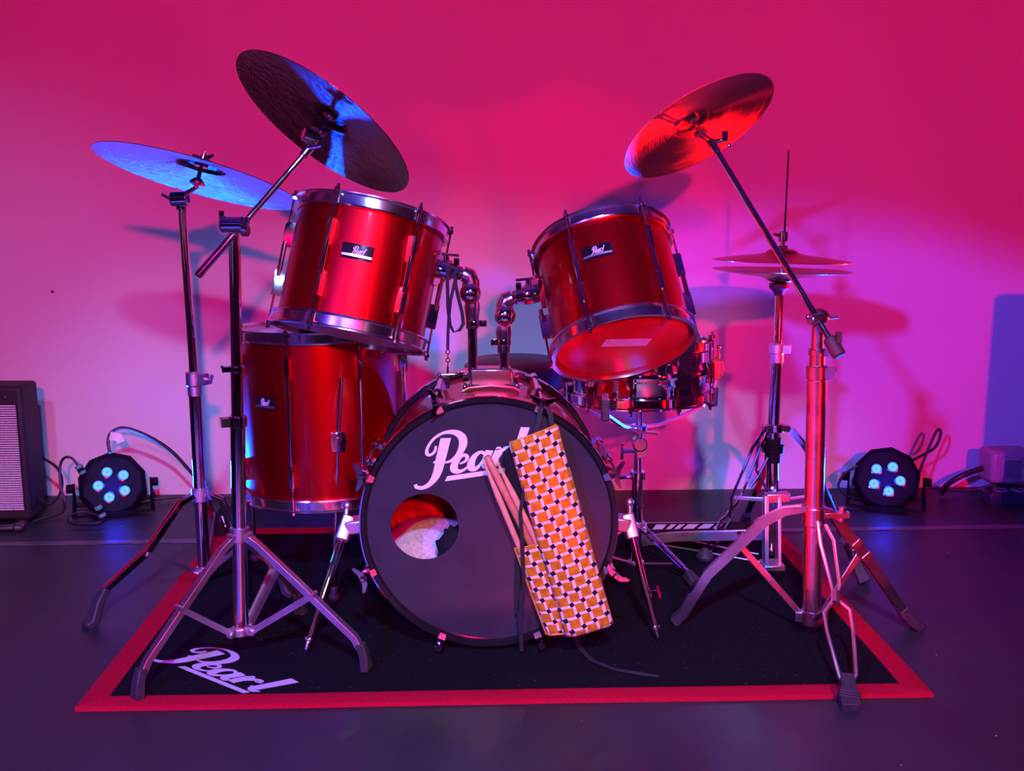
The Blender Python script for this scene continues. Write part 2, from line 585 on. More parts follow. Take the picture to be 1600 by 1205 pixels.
def fabric_mat():
    """Printed cotton: gold squares set askew in a lattice with dark diamonds at the corners on a pale ground. UV in metres."""
    m, nt, b = mat_new('gold_tile_print_cotton')
    N, Lk = nt.nodes, nt.links
    sock(b, rough=0.85, spec=0.15, sheen=0.1)
    uv = N.new('ShaderNodeUVMap')
    uv.uv_map = 'UVMap'

    def math2(op, a, c=None):
        n = N.new('ShaderNodeMath')
        n.operation = op
        for k, x in enumerate((a, c)):
            if x is None:
                continue
            if isinstance(x, (int, float)):
                n.inputs[k].default_value = x
            else:
                Lk.new(x, n.inputs[k])
        return n.outputs[0]

    def rot(u, v, deg):
        c, s = math.cos(R(deg)), math.sin(R(deg))
        return (math2('SUBTRACT', math2('MULTIPLY', u, c), math2('MULTIPLY', v, s)),
                math2('ADD', math2('MULTIPLY', u, s), math2('MULTIPLY', v, c)))

    sp = N.new('ShaderNodeSeparateXYZ')
    Lk.new(uv.outputs[0], sp.inputs[0])
    per = 0.0262
    u = math2('DIVIDE', sp.outputs[0], per)
    v = math2('DIVIDE', sp.outputs[1], per)
    a, c = rot(u, v, -13)
    fa = math2('SUBTRACT', math2('FRACT', a), 0.5)
    fc = math2('SUBTRACT', math2('FRACT', c), 0.5)
    gu, gv = rot(fa, fc, 14)
    gold = math2('LESS_THAN', math2('MAXIMUM', math2('ABSOLUTE', gu), math2('ABSOLUTE', gv)), 0.380)
    ka = math2('SUBTRACT', math2('FRACT', math2('ADD', a, 0.5)), 0.5)
    kc = math2('SUBTRACT', math2('FRACT', math2('ADD', c, 0.5)), 0.5)
    ku, kv = rot(ka, kc, -6)
    dark = math2('LESS_THAN', math2('MAXIMUM', math2('ABSOLUTE', ku), math2('ABSOLUTE', kv)), 0.178)
    n = N.new('ShaderNodeTexNoise')
    n.inputs['Scale'].default_value = 90
    n.inputs['Detail'].default_value = 4
    Lk.new(uv.outputs[0], n.inputs['Vector'])
    gr = N.new('ShaderNodeValToRGB')
    gr.color_ramp.elements[0].position, gr.color_ramp.elements[0].color = 0.32, (0.34, 0.135, 0.004, 1)
    gr.color_ramp.elements[1].position, gr.color_ramp.elements[1].color = 0.66, (0.58, 0.26, 0.010, 1)
    Lk.new(n.outputs['Fac'], gr.inputs['Fac'])
    m1 = N.new('ShaderNodeMix')
    m1.data_type = 'RGBA'
    m1.inputs['A'].default_value = (0.78, 0.62, 0.52, 1)
    Lk.new(gold, m1.inputs['Factor'])
    Lk.new(gr.outputs['Color'], m1.inputs['B'])
    m2 = N.new('ShaderNodeMix')
    m2.data_type = 'RGBA'
    m2.inputs['B'].default_value = (0.012, 0.008, 0.018, 1)
    Lk.new(dark, m2.inputs['Factor'])
    Lk.new(m1.outputs['Result'], m2.inputs['A'])
    Lk.new(m2.outputs['Result'], b.inputs['Base Color'])
    n2 = N.new('ShaderNodeTexNoise')
    n2.inputs['Scale'].default_value = 700
    Lk.new(uv.outputs[0], n2.inputs['Vector'])
    bp = N.new('ShaderNodeBump')
    bp.inputs['Strength'].default_value = 0.3
    bp.inputs['Distance'].default_value = 0.001
    Lk.new(n2.outputs['Fac'], bp.inputs['Height'])
    Lk.new(bp.outputs[0], b.inputs['Normal'])
    return m


def led_mat():
    m, nt, b = mat_new('blue_led_lens')
    sock(b, col=(0.02, 0.03, 0.1), rough=0.5, spec=0.05, emi=(0.10, 0.30, 1.0), emis=5.0)
    N, Lk = nt.nodes, nt.links
    tc = N.new('ShaderNodeTexCoord')
    ln = N.new('ShaderNodeVectorMath')
    ln.operation = 'LENGTH'
    Lk.new(tc.outputs['Object'], ln.inputs[0])
    cr = N.new('ShaderNodeValToRGB')
    e = cr.color_ramp.elements
    e[0].position, e[0].color = 0.0, (0.26, 0.70, 0.90, 1)
    e[1].position, e[1].color = 1.0, (0.05, 0.30, 1.0, 1)
    x = cr.color_ramp.elements.new(0.62)
    x.color = (0.24, 0.72, 1.0, 1)
    y = cr.color_ramp.elements.new(0.24)
    y.color = (0.12, 0.42, 0.62, 1)
    dv = N.new('ShaderNodeMath')
    dv.operation = 'DIVIDE'
    dv.inputs[1].default_value = 0.0150
    Lk.new(ln.outputs['Value'], dv.inputs[0])
    Lk.new(dv.outputs[0], cr.inputs['Fac'])
    Lk.new(cr.outputs['Color'], b.inputs['Emission Color'])
    b.inputs['Emission Strength'].default_value = 1.0
    return m


WALL, FLOOR = wall_mat(), floor_mat()
CYMBAL = cymbal_mat('cymbal_bronze', (0.62, 0.47, 0.27), 0.17)
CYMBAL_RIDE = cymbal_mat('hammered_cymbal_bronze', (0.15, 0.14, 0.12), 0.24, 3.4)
CYMBAL_CRASH = cymbal_mat('polished_cymbal_bronze', (0.34, 0.26, 0.16), 0.40, 0.15, 1.0)
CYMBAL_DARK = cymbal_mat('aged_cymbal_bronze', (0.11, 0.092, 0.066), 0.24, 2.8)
FABRIC, LED = fabric_mat(), led_mat()
HALL = simple('dim_hall_paint', (0.28, 0.27, 0.29), 0.8, nscale=3, nstr=0.1)
HALL_FLOOR = simple('dark_hall_floor', (0.05, 0.045, 0.05), 0.4, nscale=3, nstr=0.2)

# ------------------------------------------------------------------ the setting
WALL_Y, STAGE_Y, XL, XR, ZT = 3.36, -0.47, -3.0, 3.2, 3.4


def structure(name, mb, mat, parent=None, **kw):
    o = part(name, mb, mat, parent, smooth=False, **kw)
    o['kind'] = 'structure'
    return o


structure('floor', MB().box(((XL + XR) / 2, (WALL_Y + STAGE_Y) / 2, -0.05), (XR - XL, WALL_Y - STAGE_Y, 0.1)), FLOOR)
structure('wall_back', MB().box(((XL + XR) / 2, WALL_Y + 0.06, 1.4), (XR - XL, 0.12, 4.0)), WALL)
structure('wall_left', MB().box((XL - 0.06, -0.5, 1.4), (0.12, 7.9, 4.0)), HALL)
structure('wall_right', MB().box((XR + 0.06, -0.5, 1.4), (0.12, 7.9, 4.0)), HALL)
structure('wall_front', MB().box(((XL + XR) / 2, -4.5, 1.4), (XR - XL, 0.12, 4.0)), HALL)
structure('ceiling', MB().box(((XL + XR) / 2, -0.55, ZT + 0.05), (XR - XL, 7.9, 0.1)), HALL)
structure('floor_hall', MB().box(((XL + XR) / 2, (STAGE_Y - 4.45) / 2, -0.55), (XR - XL, 4.0, 0.1)), HALL_FLOOR)
structure('trim_1', MB().strip([(XL, 2.818, 0.0015), (XR, 2.948, 0.0015)], (0, 1, 0), 0.026, 0.003), DUCT)

# ------------------------------------------------------------------ lettering: the script logo on the drum head, the rug and the badges
LOGO_STROKES = [
    # stem and tail of P, bowl, tick, e, a, r, l, underline; units: P about 1.0 tall
    ([(0.455, 1.00), (0.395, 0.62), (0.34, 0.30), (0.25, 0.12), (0.13, 0.045), (0.03, 0.07), (-0.005, 0.135)], [0.17, 0.165, 0.145, 0.105, 0.08, 0.065, 0.05]),
    ([(0.30, 0.87), (0.29, 0.77), (0.225, 0.70), (0.165, 0.735), (0.17, 0.86), (0.26, 1.02), (0.42, 1.115), (0.60, 1.09), (0.715, 0.97), (0.735, 0.80), (0.67, 0.62), (0.56, 0.52), (0.46, 0.50)],
     [0.035, 0.05, 0.055, 0.06, 0.05, 0.05, 0.06, 0.10, 0.13, 0.135, 0.10, 0.06, 0.04]),
    ([(0.285, 0.555), (0.33, 0.515), (0.375, 0.53)], [0.06, 0.05, 0.03]),
    ([(0.70, 0.43), (0.79, 0.47), (0.815, 0.55), (0.755, 0.60), (0.67, 0.545), (0.615, 0.43), (0.615, 0.33), (0.675, 0.275), (0.77, 0.29), (0.85, 0.37)],
     [0.035, 0.05, 0.06, 0.065, 0.10, 0.125, 0.125, 0.09, 0.055, 0.03]),
    ([(1.10, 0.55), (1.03, 0.61), (0.94, 0.55), (0.885, 0.42), (0.895, 0.31), (0.955, 0.28), (1.03, 0.35), (1.09, 0.47)],
     [0.05, 0.06, 0.09, 0.125, 0.125, 0.09, 0.05, 0.04]),
    ([(1.17, 0.62), (1.125, 0.45), (1.11, 0.33), (1.15, 0.28), (1.225, 0.34)], [0.13, 0.125, 0.115, 0.09, 0.03]),
    ([(1.275, 0.62), (1.315, 0.62), (1.275, 0.46), (1.245, 0.28)], [0.03, 0.10, 0.125, 0.12]),
    ([(1.30, 0.42), (1.38, 0.57), (1.46, 0.60), (1.475, 0.53)], [0.04, 0.08, 0.11, 0.09]),
    ([(1.725, 0.985), (1.665, 0.72), (1.60, 0.45), (1.575, 0.32), (1.62, 0.275), (1.69, 0.33)], [0.15, 0.14, 0.13, 0.12, 0.08, 0.03]),
    ([(1.50, 0.40), (1.57, 0.30)], [0.03, 0.05]),
]
UNDERLINE = [(0.47, 0.11), (1.60, 0.11), (1.64, 0.21), (0.51, 0.21)]


def logo(M, size, lift, size_y=None):
    mb = MB()
    S = Matrix(((size, 0.2 * (size_y or size), 0, 0), (0, size_y or size, 0, 0), (0, 0, 1, 0), (0, 0, 0, 1)))
    for i, (pts, ws) in enumerate(LOGO_STROKES):
        mb.ribbon2(pts, ws, lift + i * 1e-5, M @ S, 6)
    mb.add([(x, y, lift) for x, y in UNDERLINE], [(0, 1, 2, 3)], M @ S)
    return mb


# ------------------------------------------------------------------ rug
rug = thing('drum_rug', (0.06, 2.4, 0), 'black drum rug with a red edge and a pale script logo under the whole kit', 'rug')
RX0, RX1, RY0, RY1, RB = -0.769, 0.892, 1.845, 2.955, 0.048
RUG_Z = 0.007
mb = MB()
mb.box(((RX0 + RX1) / 2, (RY0 + RY1) / 2, 0.003), (RX1 - RX0 - RB, RY1 - RY0 - RB, 0.006))
part('pile', mb, CARPET, rug, smooth=False)


def rug_edge(a, b, inward):
    a, b, inward = V(a), V(b), V(inward)
    m = MB()
    n = 24
    vs, fs = [], []
    for i in range(n + 1):
        t = i / n
        p = a.lerp(b, t)
        w = 0.0022 * noise.noise(p * 4.0)
        o = p + inward * w
        cin = RB * t if False else 0
        ins = o + inward * RB + (b - a).normalized() * (RB * (1 - 2 * t) if n else 0)
        lift = 0.0015 + 0.0015 * noise.noise(p * 6.0 + V((3, 1, 0)))
        vs += [o, o + V((0, 0, 0.0065 + lift)), o.lerp(ins, 0.12) + V((0, 0, 0.0085 + lift)), ins + V((0, 0, 0.0072)), ins]
    for i in range(n):
        for k in range(4):
            fs.append((i * 5 + k, i * 5 + 5 + k, i * 5 + 6 + k, i * 5 + 1 + k))
    return m.add(vs, fs)


for a, b, nn in (((RX0, RY0, 0), (RX1, RY0, 0), (0, 1, 0)), ((RX0, RY1, 0), (RX1, RY1, 0), (0, -1, 0)),
                 ((RX0, RY0, 0), (RX0, RY1, 0), (1, 0, 0)), ((RX1, RY0, 0), (RX1, RY1, 0), (-1, 0, 0))):
    part('edge_tape', rug_edge(a, b, nn), CARPET_RED, rug)
p0, p1 = FL(279.5, 1041, RUG_Z), FL(384, 1083, RUG_Z)
bl = (p1 - p0)
Lm = frame(p0, (0, 0, 1), bl)
sz, sy = bl.length / 1.15, 0.112
Lm = Lm @ Matrix.Translation((-0.48 * sz, -0.15 * sy, 0))
part('rug_logo', logo(Lm, sz, 0.0004, sy), CARPET_PRINT, rug, 'pale script lettering near the front corner', smooth=False)


# ------------------------------------------------------------------ drums
def hoop_profile(r, z, s):
    """Triple-flanged hoop at height z; s = +1 for the upper end, -1 for the lower."""
    q = [(0.002, -0.014), (0.011, -0.014), (0.012, -0.011), (0.0065, -0.009), (0.0065, 0.010), (0.012, 0.013), (0.0122, 0.0155), (0.0035, 0.0145), (0.002, 0.004)]
    return [(r + a, z + s * b) for a, b in q]


def lug_mesh(L, top_only=False, blk=0.055):
    """Tension lug in drum-local terms: y = height, x = sideways, z = outwards from the shell; two blocks and a tube."""
    m = MB()
    for s in (1, -1):
        y0, y1 = s * L * 0.5 - s * 0.045, s * L * 0.5 - s * (0.045 + blk)
        lo, hi = min(y0, y1), max(y0, y1)
        w = 0.0062
        inner = lo if s > 0 else hi
        outer = hi if s > 0 else lo
        pts = [(-w, outer), (w, outer), (w, outer * 0.45 + inner * 0.55), (w * 0.5, inner), (-w * 0.5, inner), (-w, outer * 0.45 + inner * 0.55)]
        if s < 0:
            pts = pts[::-1]
        m.prism(pts, 0.0, 0.018)
        m.prism([(x * 0.6, y) for x, y in pts], 0.018, 0.021)
    m.cyl((0, -L * 0.5 + 0.05 + blk * 0.7, 0.014), (0, L * 0.5 - 0.05 - blk * 0.7, 0.014), 0.0058, n=12)
    return m.mesh('lug')


def rod_mesh(L, s):
    m = MB()
    y0 = s * (L * 0.5 - 0.05)
    y1 = s * (L * 0.5 + 0.016)
    m.cyl((0, y0, 0.014), (0, y1, 0.014), 0.0026, n=8)
    m.cyl((0, y1 - s * 0.004, 0.014), (0, y1 + s * 0.005, 0.014), 0.0062, n=8, rnd=0.0015)
    m.cyl((0, y1 + s * 0.005, 0.014), (0, y1 + s * 0.012, 0.014), 0.0038, n=4)
    m.box((0, y1 - s * 0.006, 0.009), (0.016, 0.005, 0.014))
    return m.mesh('tension_rod')


def badge(parent, Mdrum, r, z, ang, w=0.066, h=0.032):
    """Curved badge: black plate, pale strip, chrome border, script lettering."""
    def bent(x, y, lift):
        a = ang + x / r
        return Mdrum @ V(((r + lift) * math.cos(a), (r + lift) * math.sin(a), z + y))
    def sheet(x0, x1, y0, y1, lift, n=8):
        m = MB()
        vs = []
        for i in range(n + 1):
            x = x0 + (x1 - x0) * i / n
            vs += [bent(x, y0, lift), bent(x, y1, lift)]
        m.add(vs, [(2 * i, 2 * i + 2, 2 * i + 3, 2 * i + 1) for i in range(n)])
        return m
    pl = part('badge', sheet(-w / 2, w / 2, -h / 2, h / 2, 0.0015), CHROME, parent, 'black badge with a chrome border and script lettering')
    part('badge_face', sheet(-w / 2 + 0.0018, w / 2 - 0.0018, -h / 2 + 0.0018, h / 2 - 0.0018, 0.0019), BLACK_GLOSS, pl)
    part('badge_strip', sheet(-w / 2 + 0.0018, w / 2 - 0.0018, -h / 2 + 0.0052, -h / 2 + 0.0100, 0.0023), CHROME_WORN, pl)
    lg = logo(Matrix(), 0.0165, 0.0)
    m = MB()
    m.f = lg.f
    m.v = [bent(p.x - 0.0145, p.y - 0.0085 + 0.0015, 0.0025 + p.z) for p in lg.v]
    part('badge_logo', m, PRINT, pl, smooth=False)


def shell_drum(name, M, r, L, nlug, lug_ang0, label, cat, group, badge_ang, badge_z, batter, reso, split_lug=False):
    """Drum in its own frame: axis z, origin at the middle of the shell."""
    t = thing(name, None, label, cat, group, M)
    h = L / 2
    part('shell', MB().lathe([(r - 0.006, -h + 0.004), (r, -h + 0.004), (r, h - 0.004), (r - 0.006, h - 0.004)], M, 72, close=True), RED, t)
    part('batter_hoop', MB().lathe(hoop_profile(r, h, 1), M, 72, close=True), HOOP, t)
    part('resonant_hoop', MB().lathe(hoop_profile(r, -h, -1), M, 72, close=True), HOOP, t)
    part('batter_head', MB().lathe([(0, h + 0.005), (r - 0.012, h + 0.005), (r + 0.002, h - 0.004)], M, 72), batter, t)
    part('resonant_head', MB().lathe([(0, -h - 0.005), (r - 0.012, -h - 0.005), (r + 0.002, -h + 0.004)], M, 72), reso, t)
    lm, ru, rl = lug_mesh(L), rod_mesh(L, 1), rod_mesh(L, -1)
    for x in (lm, ru, rl):
        x.materials.append(CHROME)
    for k in range(nlug):
        a = lug_ang0 + 2 * math.pi * k / nlug
        out = V((math.cos(a), math.sin(a), 0))
        side = V((-math.sin(a), math.cos(a), 0))
        W = M @ Matrix(((side.x, 0, out.x, out.x * r), (side.y, 0, out.y, out.y * r), (0, 1, 0, 0), (0, 0, 0, 1)))
        lg = part_at('lug', lm, t, W)
        part_at('tension_rod', ru, lg, W)
        part_at('tension_rod', rl, lg, W)
    if badge_ang is not None:
        badge(t, M, r, badge_z, badge_ang)
    return t


def axis(roll, back):
    """Unit vector: up, rolled clockwise in the picture by roll degrees and leaning away from the audience by back degrees."""
    f, t = R(roll), R(back)
    return V((math.sin(f) * math.cos(t), math.sin(t), math.cos(f) * math.cos(t)))


# local x axis of a drum frame points right; angle -90 degrees faces the audience
TL = (P(582, 342, 2.3) + P(548, 520, 2.3)) / 2
MLT = frame(TL, axis(11.5, 14), (1, 0, 0))
tom_l = shell_drum('rack_tom', MLT, 0.163, 0.255, 6, R(-110), 'red rack tom hanging level over the floor tom, beside the blue-lit cymbals', 'drum', 'red mounted rack toms', R(-88), 0.022, HEAD_WHITE, HEAD_WHITE)
TR = P(957, 462, 2.3)
MRT = frame(TR, axis(-9.5, 33), (1, 0, 0))
tom_r = shell_drum('rack_tom', MRT, 0.152, 0.245, 6, R(-64), 'red rack tom tipped back so its lower drumhead shows, above the snare drum', 'drum', 'red mounted rack toms', R(-107), 0.035, HEAD_WHITE, HEAD_RED_LIT)
# tape on the lower head of the tipped tom
mb = MB()
TZ = -0.1225 - 0.0058
mb.add([(-0.045, -0.048, TZ), (0.060, -0.022, TZ - 0.0004), (0.052, 0.012, TZ - 0.0004), (-0.053, -0.014, TZ)], [(0, 1, 2, 3)], MRT)
part('tape_patch', mb, TAPE, tom_r, 'pale strip of tape on the lower head', smooth=False)

FTC = (P(506, 762, 2.58) + P(506, 512, 2.58)) / 2
MFT = frame(FTC, V((-0.012, 0.02, 1)), (1, 0, 0))
ftom = shell_drum('floor_tom', MFT, 0.203, 0.400, 8, R(-103), 'large red floor tom standing on legs under the left rack tom', 'drum', None, R(-124), 0.045, HEAD_WHITE, HEAD_WHITE)
for k, (fx, fy) in enumerate(((523, 938), (0, 0), (0, 0))):
    if k == 0:
        foot = FL(523, 936, RUG_Z)
        top = P(533, 590, foot.y)
        br = P(528, 690, foot.y)
    else:
        ang = (R(155), R(50))[k - 1]
        foot = V((FTC.x + 0.235 * math.cos(ang), FTC.y + 0.235 * math.sin(ang), RUG_Z))
        top = V((foot.x, foot.y, 0.50))
        br = V((foot.x, foot.y, 0.33))
    top.y = br.y = foot.y
    m = MB()
    d = V((FTC.x, FTC.y, 0)) - V((foot.x, foot.y, 0))
    d.normalize()
    m.tube([top, top.lerp(br, 0.25), br, foot + V((0, 0, 0.05)), foot + V((0, 0, 0.015))], [0.0048, 0.0052, 0.0052, 0.0052, 0.0052], 10)
    lg = part('leg', m, CHROME, ftom)
    m = MB()
    m.lathe([(0, 0), (0.013, 0), (0.015, 0.005), (0.013, 0.012), (0.009, 0.014), (0.009, 0.03), (0, 0.03)], Matrix.Translation(foot), 18)
    part('rubber_foot', m, RUBBER, lg)
    m = MB()
    Mb = frame(br, (0, 0, 1), V((-d.y, d.x, 0)))
    m.prism([(-0.016, -0.024), (0.016, -0.024), (0.020, 0), (0.016, 0.024), (-0.016, 0.024), (-0.020, 0)], -0.011, 0.011,
            frame(br, -d, V((-d.y, d.x, 0))))
    m.prism([(-0.010, -0.013), (0.010, -0.013), (0.010, 0.013), (-0.010, 0.013)], 0.011, 0.016, frame(br, -d, V((-d.y, d.x, 0))))
    m.cyl(br + d * 0.008, br + d * 0.055, 0.010, n=12)
    sv = V((d.y, -d.x, 0)) * (-1 if k == 0 else 1)
    m.cyl(br, br - V((0.034, 0, 0)), 0.004, n=8)
    m.ball(br - V((0.036, 0, 0)), 0.007, 10)
    part('leg_bracket', m, CHROME, ftom, bevel=0.0015)

# ---- bass drum
BX, BZ, BR = 0.025, 0.290, 0.272
BF, BB = 2.075, 2.50
MBD = frame((BX, BF, BZ), (0, -1, 0), (1, 0, 0))     # local z towards the audience, y up


def BL(x, y, d=0.0):
    """Point on the bass drum: x right, y up from its axis, d metres behind the front face."""
    return V((BX + x, BF + d, BZ + y))


bass = thing('bass_drum', (BX, 2.28, 0), 'bass drum with a black logo head and a round sound hole, centre of the kit', 'drum')
part('shell', MB().lathe([(BR - 0.018, -0.385), (BR - 0.012, -0.385), (BR - 0.012, -0.030), (BR - 0.018, -0.030)], MBD, 96, close=True), RED, bass)
for nm, z0, z1, mt in (('front_hoop', -0.036, 0.0, BLACK_GLOSS), ('rear_hoop', -0.425, -0.385, BLACK_GLOSS)):
    prof = [(BR - 0.014, z0), (BR + 0.001, z0), (BR + 0.001, z1 - 0.001), (BR, z1), (BR - 0.010, z1), (BR - 0.014, z1 - 0.004)]
    hp = part(nm, MB().lathe(prof, MBD, 96, close=True), mt, bass)
    part('hoop_inlay', MB().lathe([(BR + 0.0016, z0 + 0.008), (BR + 0.0016, z1 - 0.008)], MBD, 96), RED_INNER, hp, 'pinkish red inlay strip')
    part('hoop_edge', MB().lathe([(BR + 0.0012, z1 - 0.0070), (BR + 0.0022, z1 - 0.0055), (BR + 0.0014, z1 + 0.0008), (BR - 0.001, z1 + 0.0012)], MBD, 96), CHROME, hp, 'thin chrome line')
# front head with an off-centre hole
HX, HY, HR = -0.136, -0.006, 0.0715
m = MB()
vs, fs, NN, KK = [], [], 96, 6
for i in range(NN):
    a = 2 * math.pi * i / NN
    o = V((math.cos(a) * (BR - 0.011), math.sin(a) * (BR - 0.011), -0.008))
    h = V((HX + math.cos(a) * HR, HY + math.sin(a) * HR, -0.0082))
    for k in range(KK + 1):
        vs.append(h.lerp(o, k / KK))
for i in range(NN):
    j = (i + 1) % NN
    for k in range(KK):
        fs.append((i * (KK + 1) + k, i * (KK + 1) + k + 1, j * (KK + 1) + k + 1, j * (KK + 1) + k))
m.add(vs, fs, MBD)
fh = part('front_head', m, HEAD_BLACK, bass)
part('rear_head', MB().lathe([(0, -0.405), (BR - 0.012, -0.405)], MBD, 64), HEAD_WHITE, bass)
# logo: underline starts at photo (697,747), rises 8 degrees
q0, q1 = P(697, 748.5, BF + 0.0078), P(757, 740.5, BF + 0.0078)
d = q1 - q0
szl = 0.1315
ML = frame(q0, (0, -1, 0), V((math.cos(R(8)), 0, math.sin(R(8)))))
szy = szl * 0.78
ML = ML @ Matrix.Translation((-0.485 * szl - 0.03 * szl, -0.155 * szy, 0))
part('head_logo', logo(ML, szl, 0.0006, szy), PRINT, fh, 'pale script lettering', smooth=False)

# claws, rods and wing nuts round the front hoop
cl = MB()
cl.strip([(0, BR - 0.012, 0.004), (0, BR + 0.000, 0.0065), (0, BR + 0.008, 0.003), (0, BR + 0.009, -0.045), (0, BR + 0.003, -0.052)], (1, 0, 0), [0.014, 0.016, 0.017, 0.014, 0.012], 0.0035)
claw_me = cl.mesh('claw')
rodm = MB()
rodm.cyl((0, BR + 0.016, 0.022), (0, BR + 0.016, -0.12), 0.0032, n=8)
rodm.box((0, BR + 0.010, -0.012), (0.012, 0.014, 0.012))
rod_me = rodm.mesh('tension_rod')
lugm = MB()
lugm.cyl((0, BR + 0.014, -0.105), (0, BR + 0.014, -0.150), 0.0085, n=12, rnd=0.002)
lugm.box((0, BR - 0.001, -0.128), (0.011, 0.022, 0.034))
lugm.cyl((0, BR + 0.014, -0.150), (0, BR + 0.014, -0.270), 0.0055, n=10)
lugm.cyl((0, BR + 0.014, -0.270), (0, BR + 0.014, -0.315), 0.0085, n=12, rnd=0.002)
lugm.box((0, BR - 0.001, -0.293), (0.011, 0.022, 0.034))
lug_me = lugm.mesh('lug')
wing = MB()
wing.cyl((0, BR + 0.016, 0.014), (0, BR + 0.016, 0.028), 0.0075, 0.006, n=14, rnd=0.002)
for s in (-1, 1):
    wing.prism([(s * 0.003, -0.005), (s * 0.014, -0.0045), (s * 0.028, 0.006), (s * 0.029, 0.012), (s * 0.024, 0.011), (s * 0.010, 0.006), (s * 0.003, 0.006)][::s],
               0.017, 0.0215, Matrix.Translation((0, BR + 0.016, 0)))
wing_me = wing.mesh('wing_nut')
knob = MB()
knob.cyl((0, BR + 0.016, 0.008), (0, BR + 0.016, 0.022), 0.009, n=8, rnd=0.002)
knob.cyl((0, BR + 0.016, 0.022), (0, BR + 0.016, 0.028), 0.0045, n=4)
knob_me = knob.mesh('key_bolt')
for me in (claw_me, rod_me, lug_me, wing_me, knob_me):
    me.materials.append(CHROME)
for k, spin in enumerate((0.2, 0.9, 2.2, -1.0, 0.6, 1.0, -0.5, 0.1)):
    a = R(22.5 + 45 * k)
    W = MBD @ Matrix.Rotation(a - math.pi / 2, 4, 'Z')
    c_ = part_at('claw', claw_me, bass, W)
    part_at('tension_rod', rod_me, c_, W)
    part_at('lug', lug_me, bass, W)
    if k in (5, 6):
        part_at('key_bolt', knob_me, c_, W)
    else:
        T = Matrix.Translation((0, BR + 0.016, 0))
        part_at('wing_nut', wing_me, c_, W @ T @ Matrix.Rotation((-0.5, 0.25, 1.3, 0.45, 0, 0, 0.2, 1.3)[k], 4, 'Z') @ T.inverted())

# tom mount on top of the shell
c0 = P(767, 592, 2.27)
zt = BZ + BR - 0.012
m = MB()
m.box((c0.x, 2.27, zt + 0.026), (0.092, 0.055, 0.038))
part('mount_block', m, simple('satin_chrome', (0.55, 0.52, 0.56), 0.2, 1.0, nscale=20, nstr=0.05), bass, bevel=0.004)
m = MB()
m.strip([(c0.x - 0.066, 2.27, zt - 0.004), (c0.x - 0.05, 2.27, zt + 0.0045), (c0.x, 2.27, zt + 0.010), (c0.x + 0.05, 2.27, zt + 0.0045), (c0.x + 0.066, 2.27, zt - 0.004)], (0, 1, 0), 0.075, 0.007)
for sx in (-1, 1):
    m.cyl((c0.x + sx * 0.058, 2.24, zt - 0.002), (c0.x + sx * 0.058, 2.24, zt + 0.010), 0.006, n=8)
    m.box((c0.x + sx * 0.055, 2.27, zt + 0.022), (0.014, 0.04, 0.026))
    m.cyl((c0.x + sx * 0.055, 2.245, zt + 0.024), (c0.x + sx * 0.055, 2.238, zt + 0.024), 0.007, n=6)
part('mount_plate', m, CHROME, bass, bevel=0.0015)

# spurs
for nm, b0, b1, tip, sx in (('spur', (541, 822), (530, 880), (475, 1026), -1), ('spur', (983, 818), (985, 850), (1030, 1005), 1)):
    tp = FL(*tip, RUG_Z)
    yb = 2.19
    A = P(b0[0], b0[1], yb)
    m = MB()
    dirv = (tp - A).normalized()
    e1 = A + dirv * (tp - A).length * 0.58
    e2 = A + dirv * (tp - A).length * 0.88
    m.tube([A, e1], 0.0085, 14)
    m.tube([e1, e1 + dirv * 0.012], 0.0105, 14)
    m.tube([e1, e2], 0.0055, 12)
    m.lathe([(0, 0), (0.0105, 0), (0.0115, 0.004), (0.0105, 0.008), (0, 0.008)], frame(e2 - dirv * 0.006, dirv), 16)
    m.tube([e2, e2 + dirv * 0.02], [0.006, 0.0045], 10)
    m.tube([e2 + dirv * 0.02, tp], [0.003, 0.0009], 8)
    if sx > 0:
        sd = V((0.75, -0.5, 0.15)).normalized()
        k0 = e1 - dirv * 0.002
        m.tube([k0, k0 + sd * 0.03], 0.0032, 8)
        m.strip([k0 + sd * 0.03 - dirv * 0.014, k0 + sd * 0.03 + dirv * 0.014], (0, 1, 0), 0.007, 0.005)
    sp = part('spur', m, CHROME, bass)
    m = MB()
    inw = V((BX - A.x, 0, BZ - A.z)).normalized()
    Mx = frame(A, dirv, (0, 1, 0))
    m.prism([(-0.020, -0.014), (0.020, -0.014), (0.024, 0.0), (0.020, 0.014), (-0.020, 0.014), (-0.024, 0.0)], -0.022, 0.034, Mx)
    m.strip([A, A + inw * 0.05], (0, 1, 0), 0.05, 0.03)
    m.tube([A - dirv * 0.015 + V((-sx * -0.004, -0.01, 0)), A - dirv * 0.05 + V((sx * 0.012, -0.015, 0))], 0.006, 10)
    m.ball(A - dirv * 0.052 + V((sx * 0.012, -0.015, 0)), 0.010, 12)
    part('spur_bracket', m, CHROME_WORN, bass, bevel=0.003)

# inside the bass drum
m = MB()
vs, fs = [], []
NU, NVv = 28, 14
for i in range(NU):
    for j in range(NVv + 1):
        a = 2 * math.pi * i / NU
        b = -math.pi / 2 + math.pi * j / NVv
        p = V((math.cos(b) * math.cos(a) * 0.125, math.cos(b) * math.sin(a) * 0.11, math.sin(b) * 0.060))
        p *= 1 + 0.10 * noise.noise(p * 22) + 0.05 * noise.noise(p * 60)
        vs.append(p)
for i in range(NU):
    j2 = (i + 1) % NU
    for j in range(NVv):
        fs.append((i * (NVv + 1) + j, j2 * (NVv + 1) + j, j2 * (NVv + 1) + j + 1, i * (NVv + 1) + j + 1))
cp = P(668, 884, BF + 0.10)
m.add(vs, fs, frame(cp + V((0.0, 0.08, -0.005)), V((0, -0.55, 0.83))))
solo('fleece_cushion', m, FLEECE, 'white fluffy cushion seen through the sound hole inside the bass drum', 'cushion')
m = MB()
vs, fs = [], []
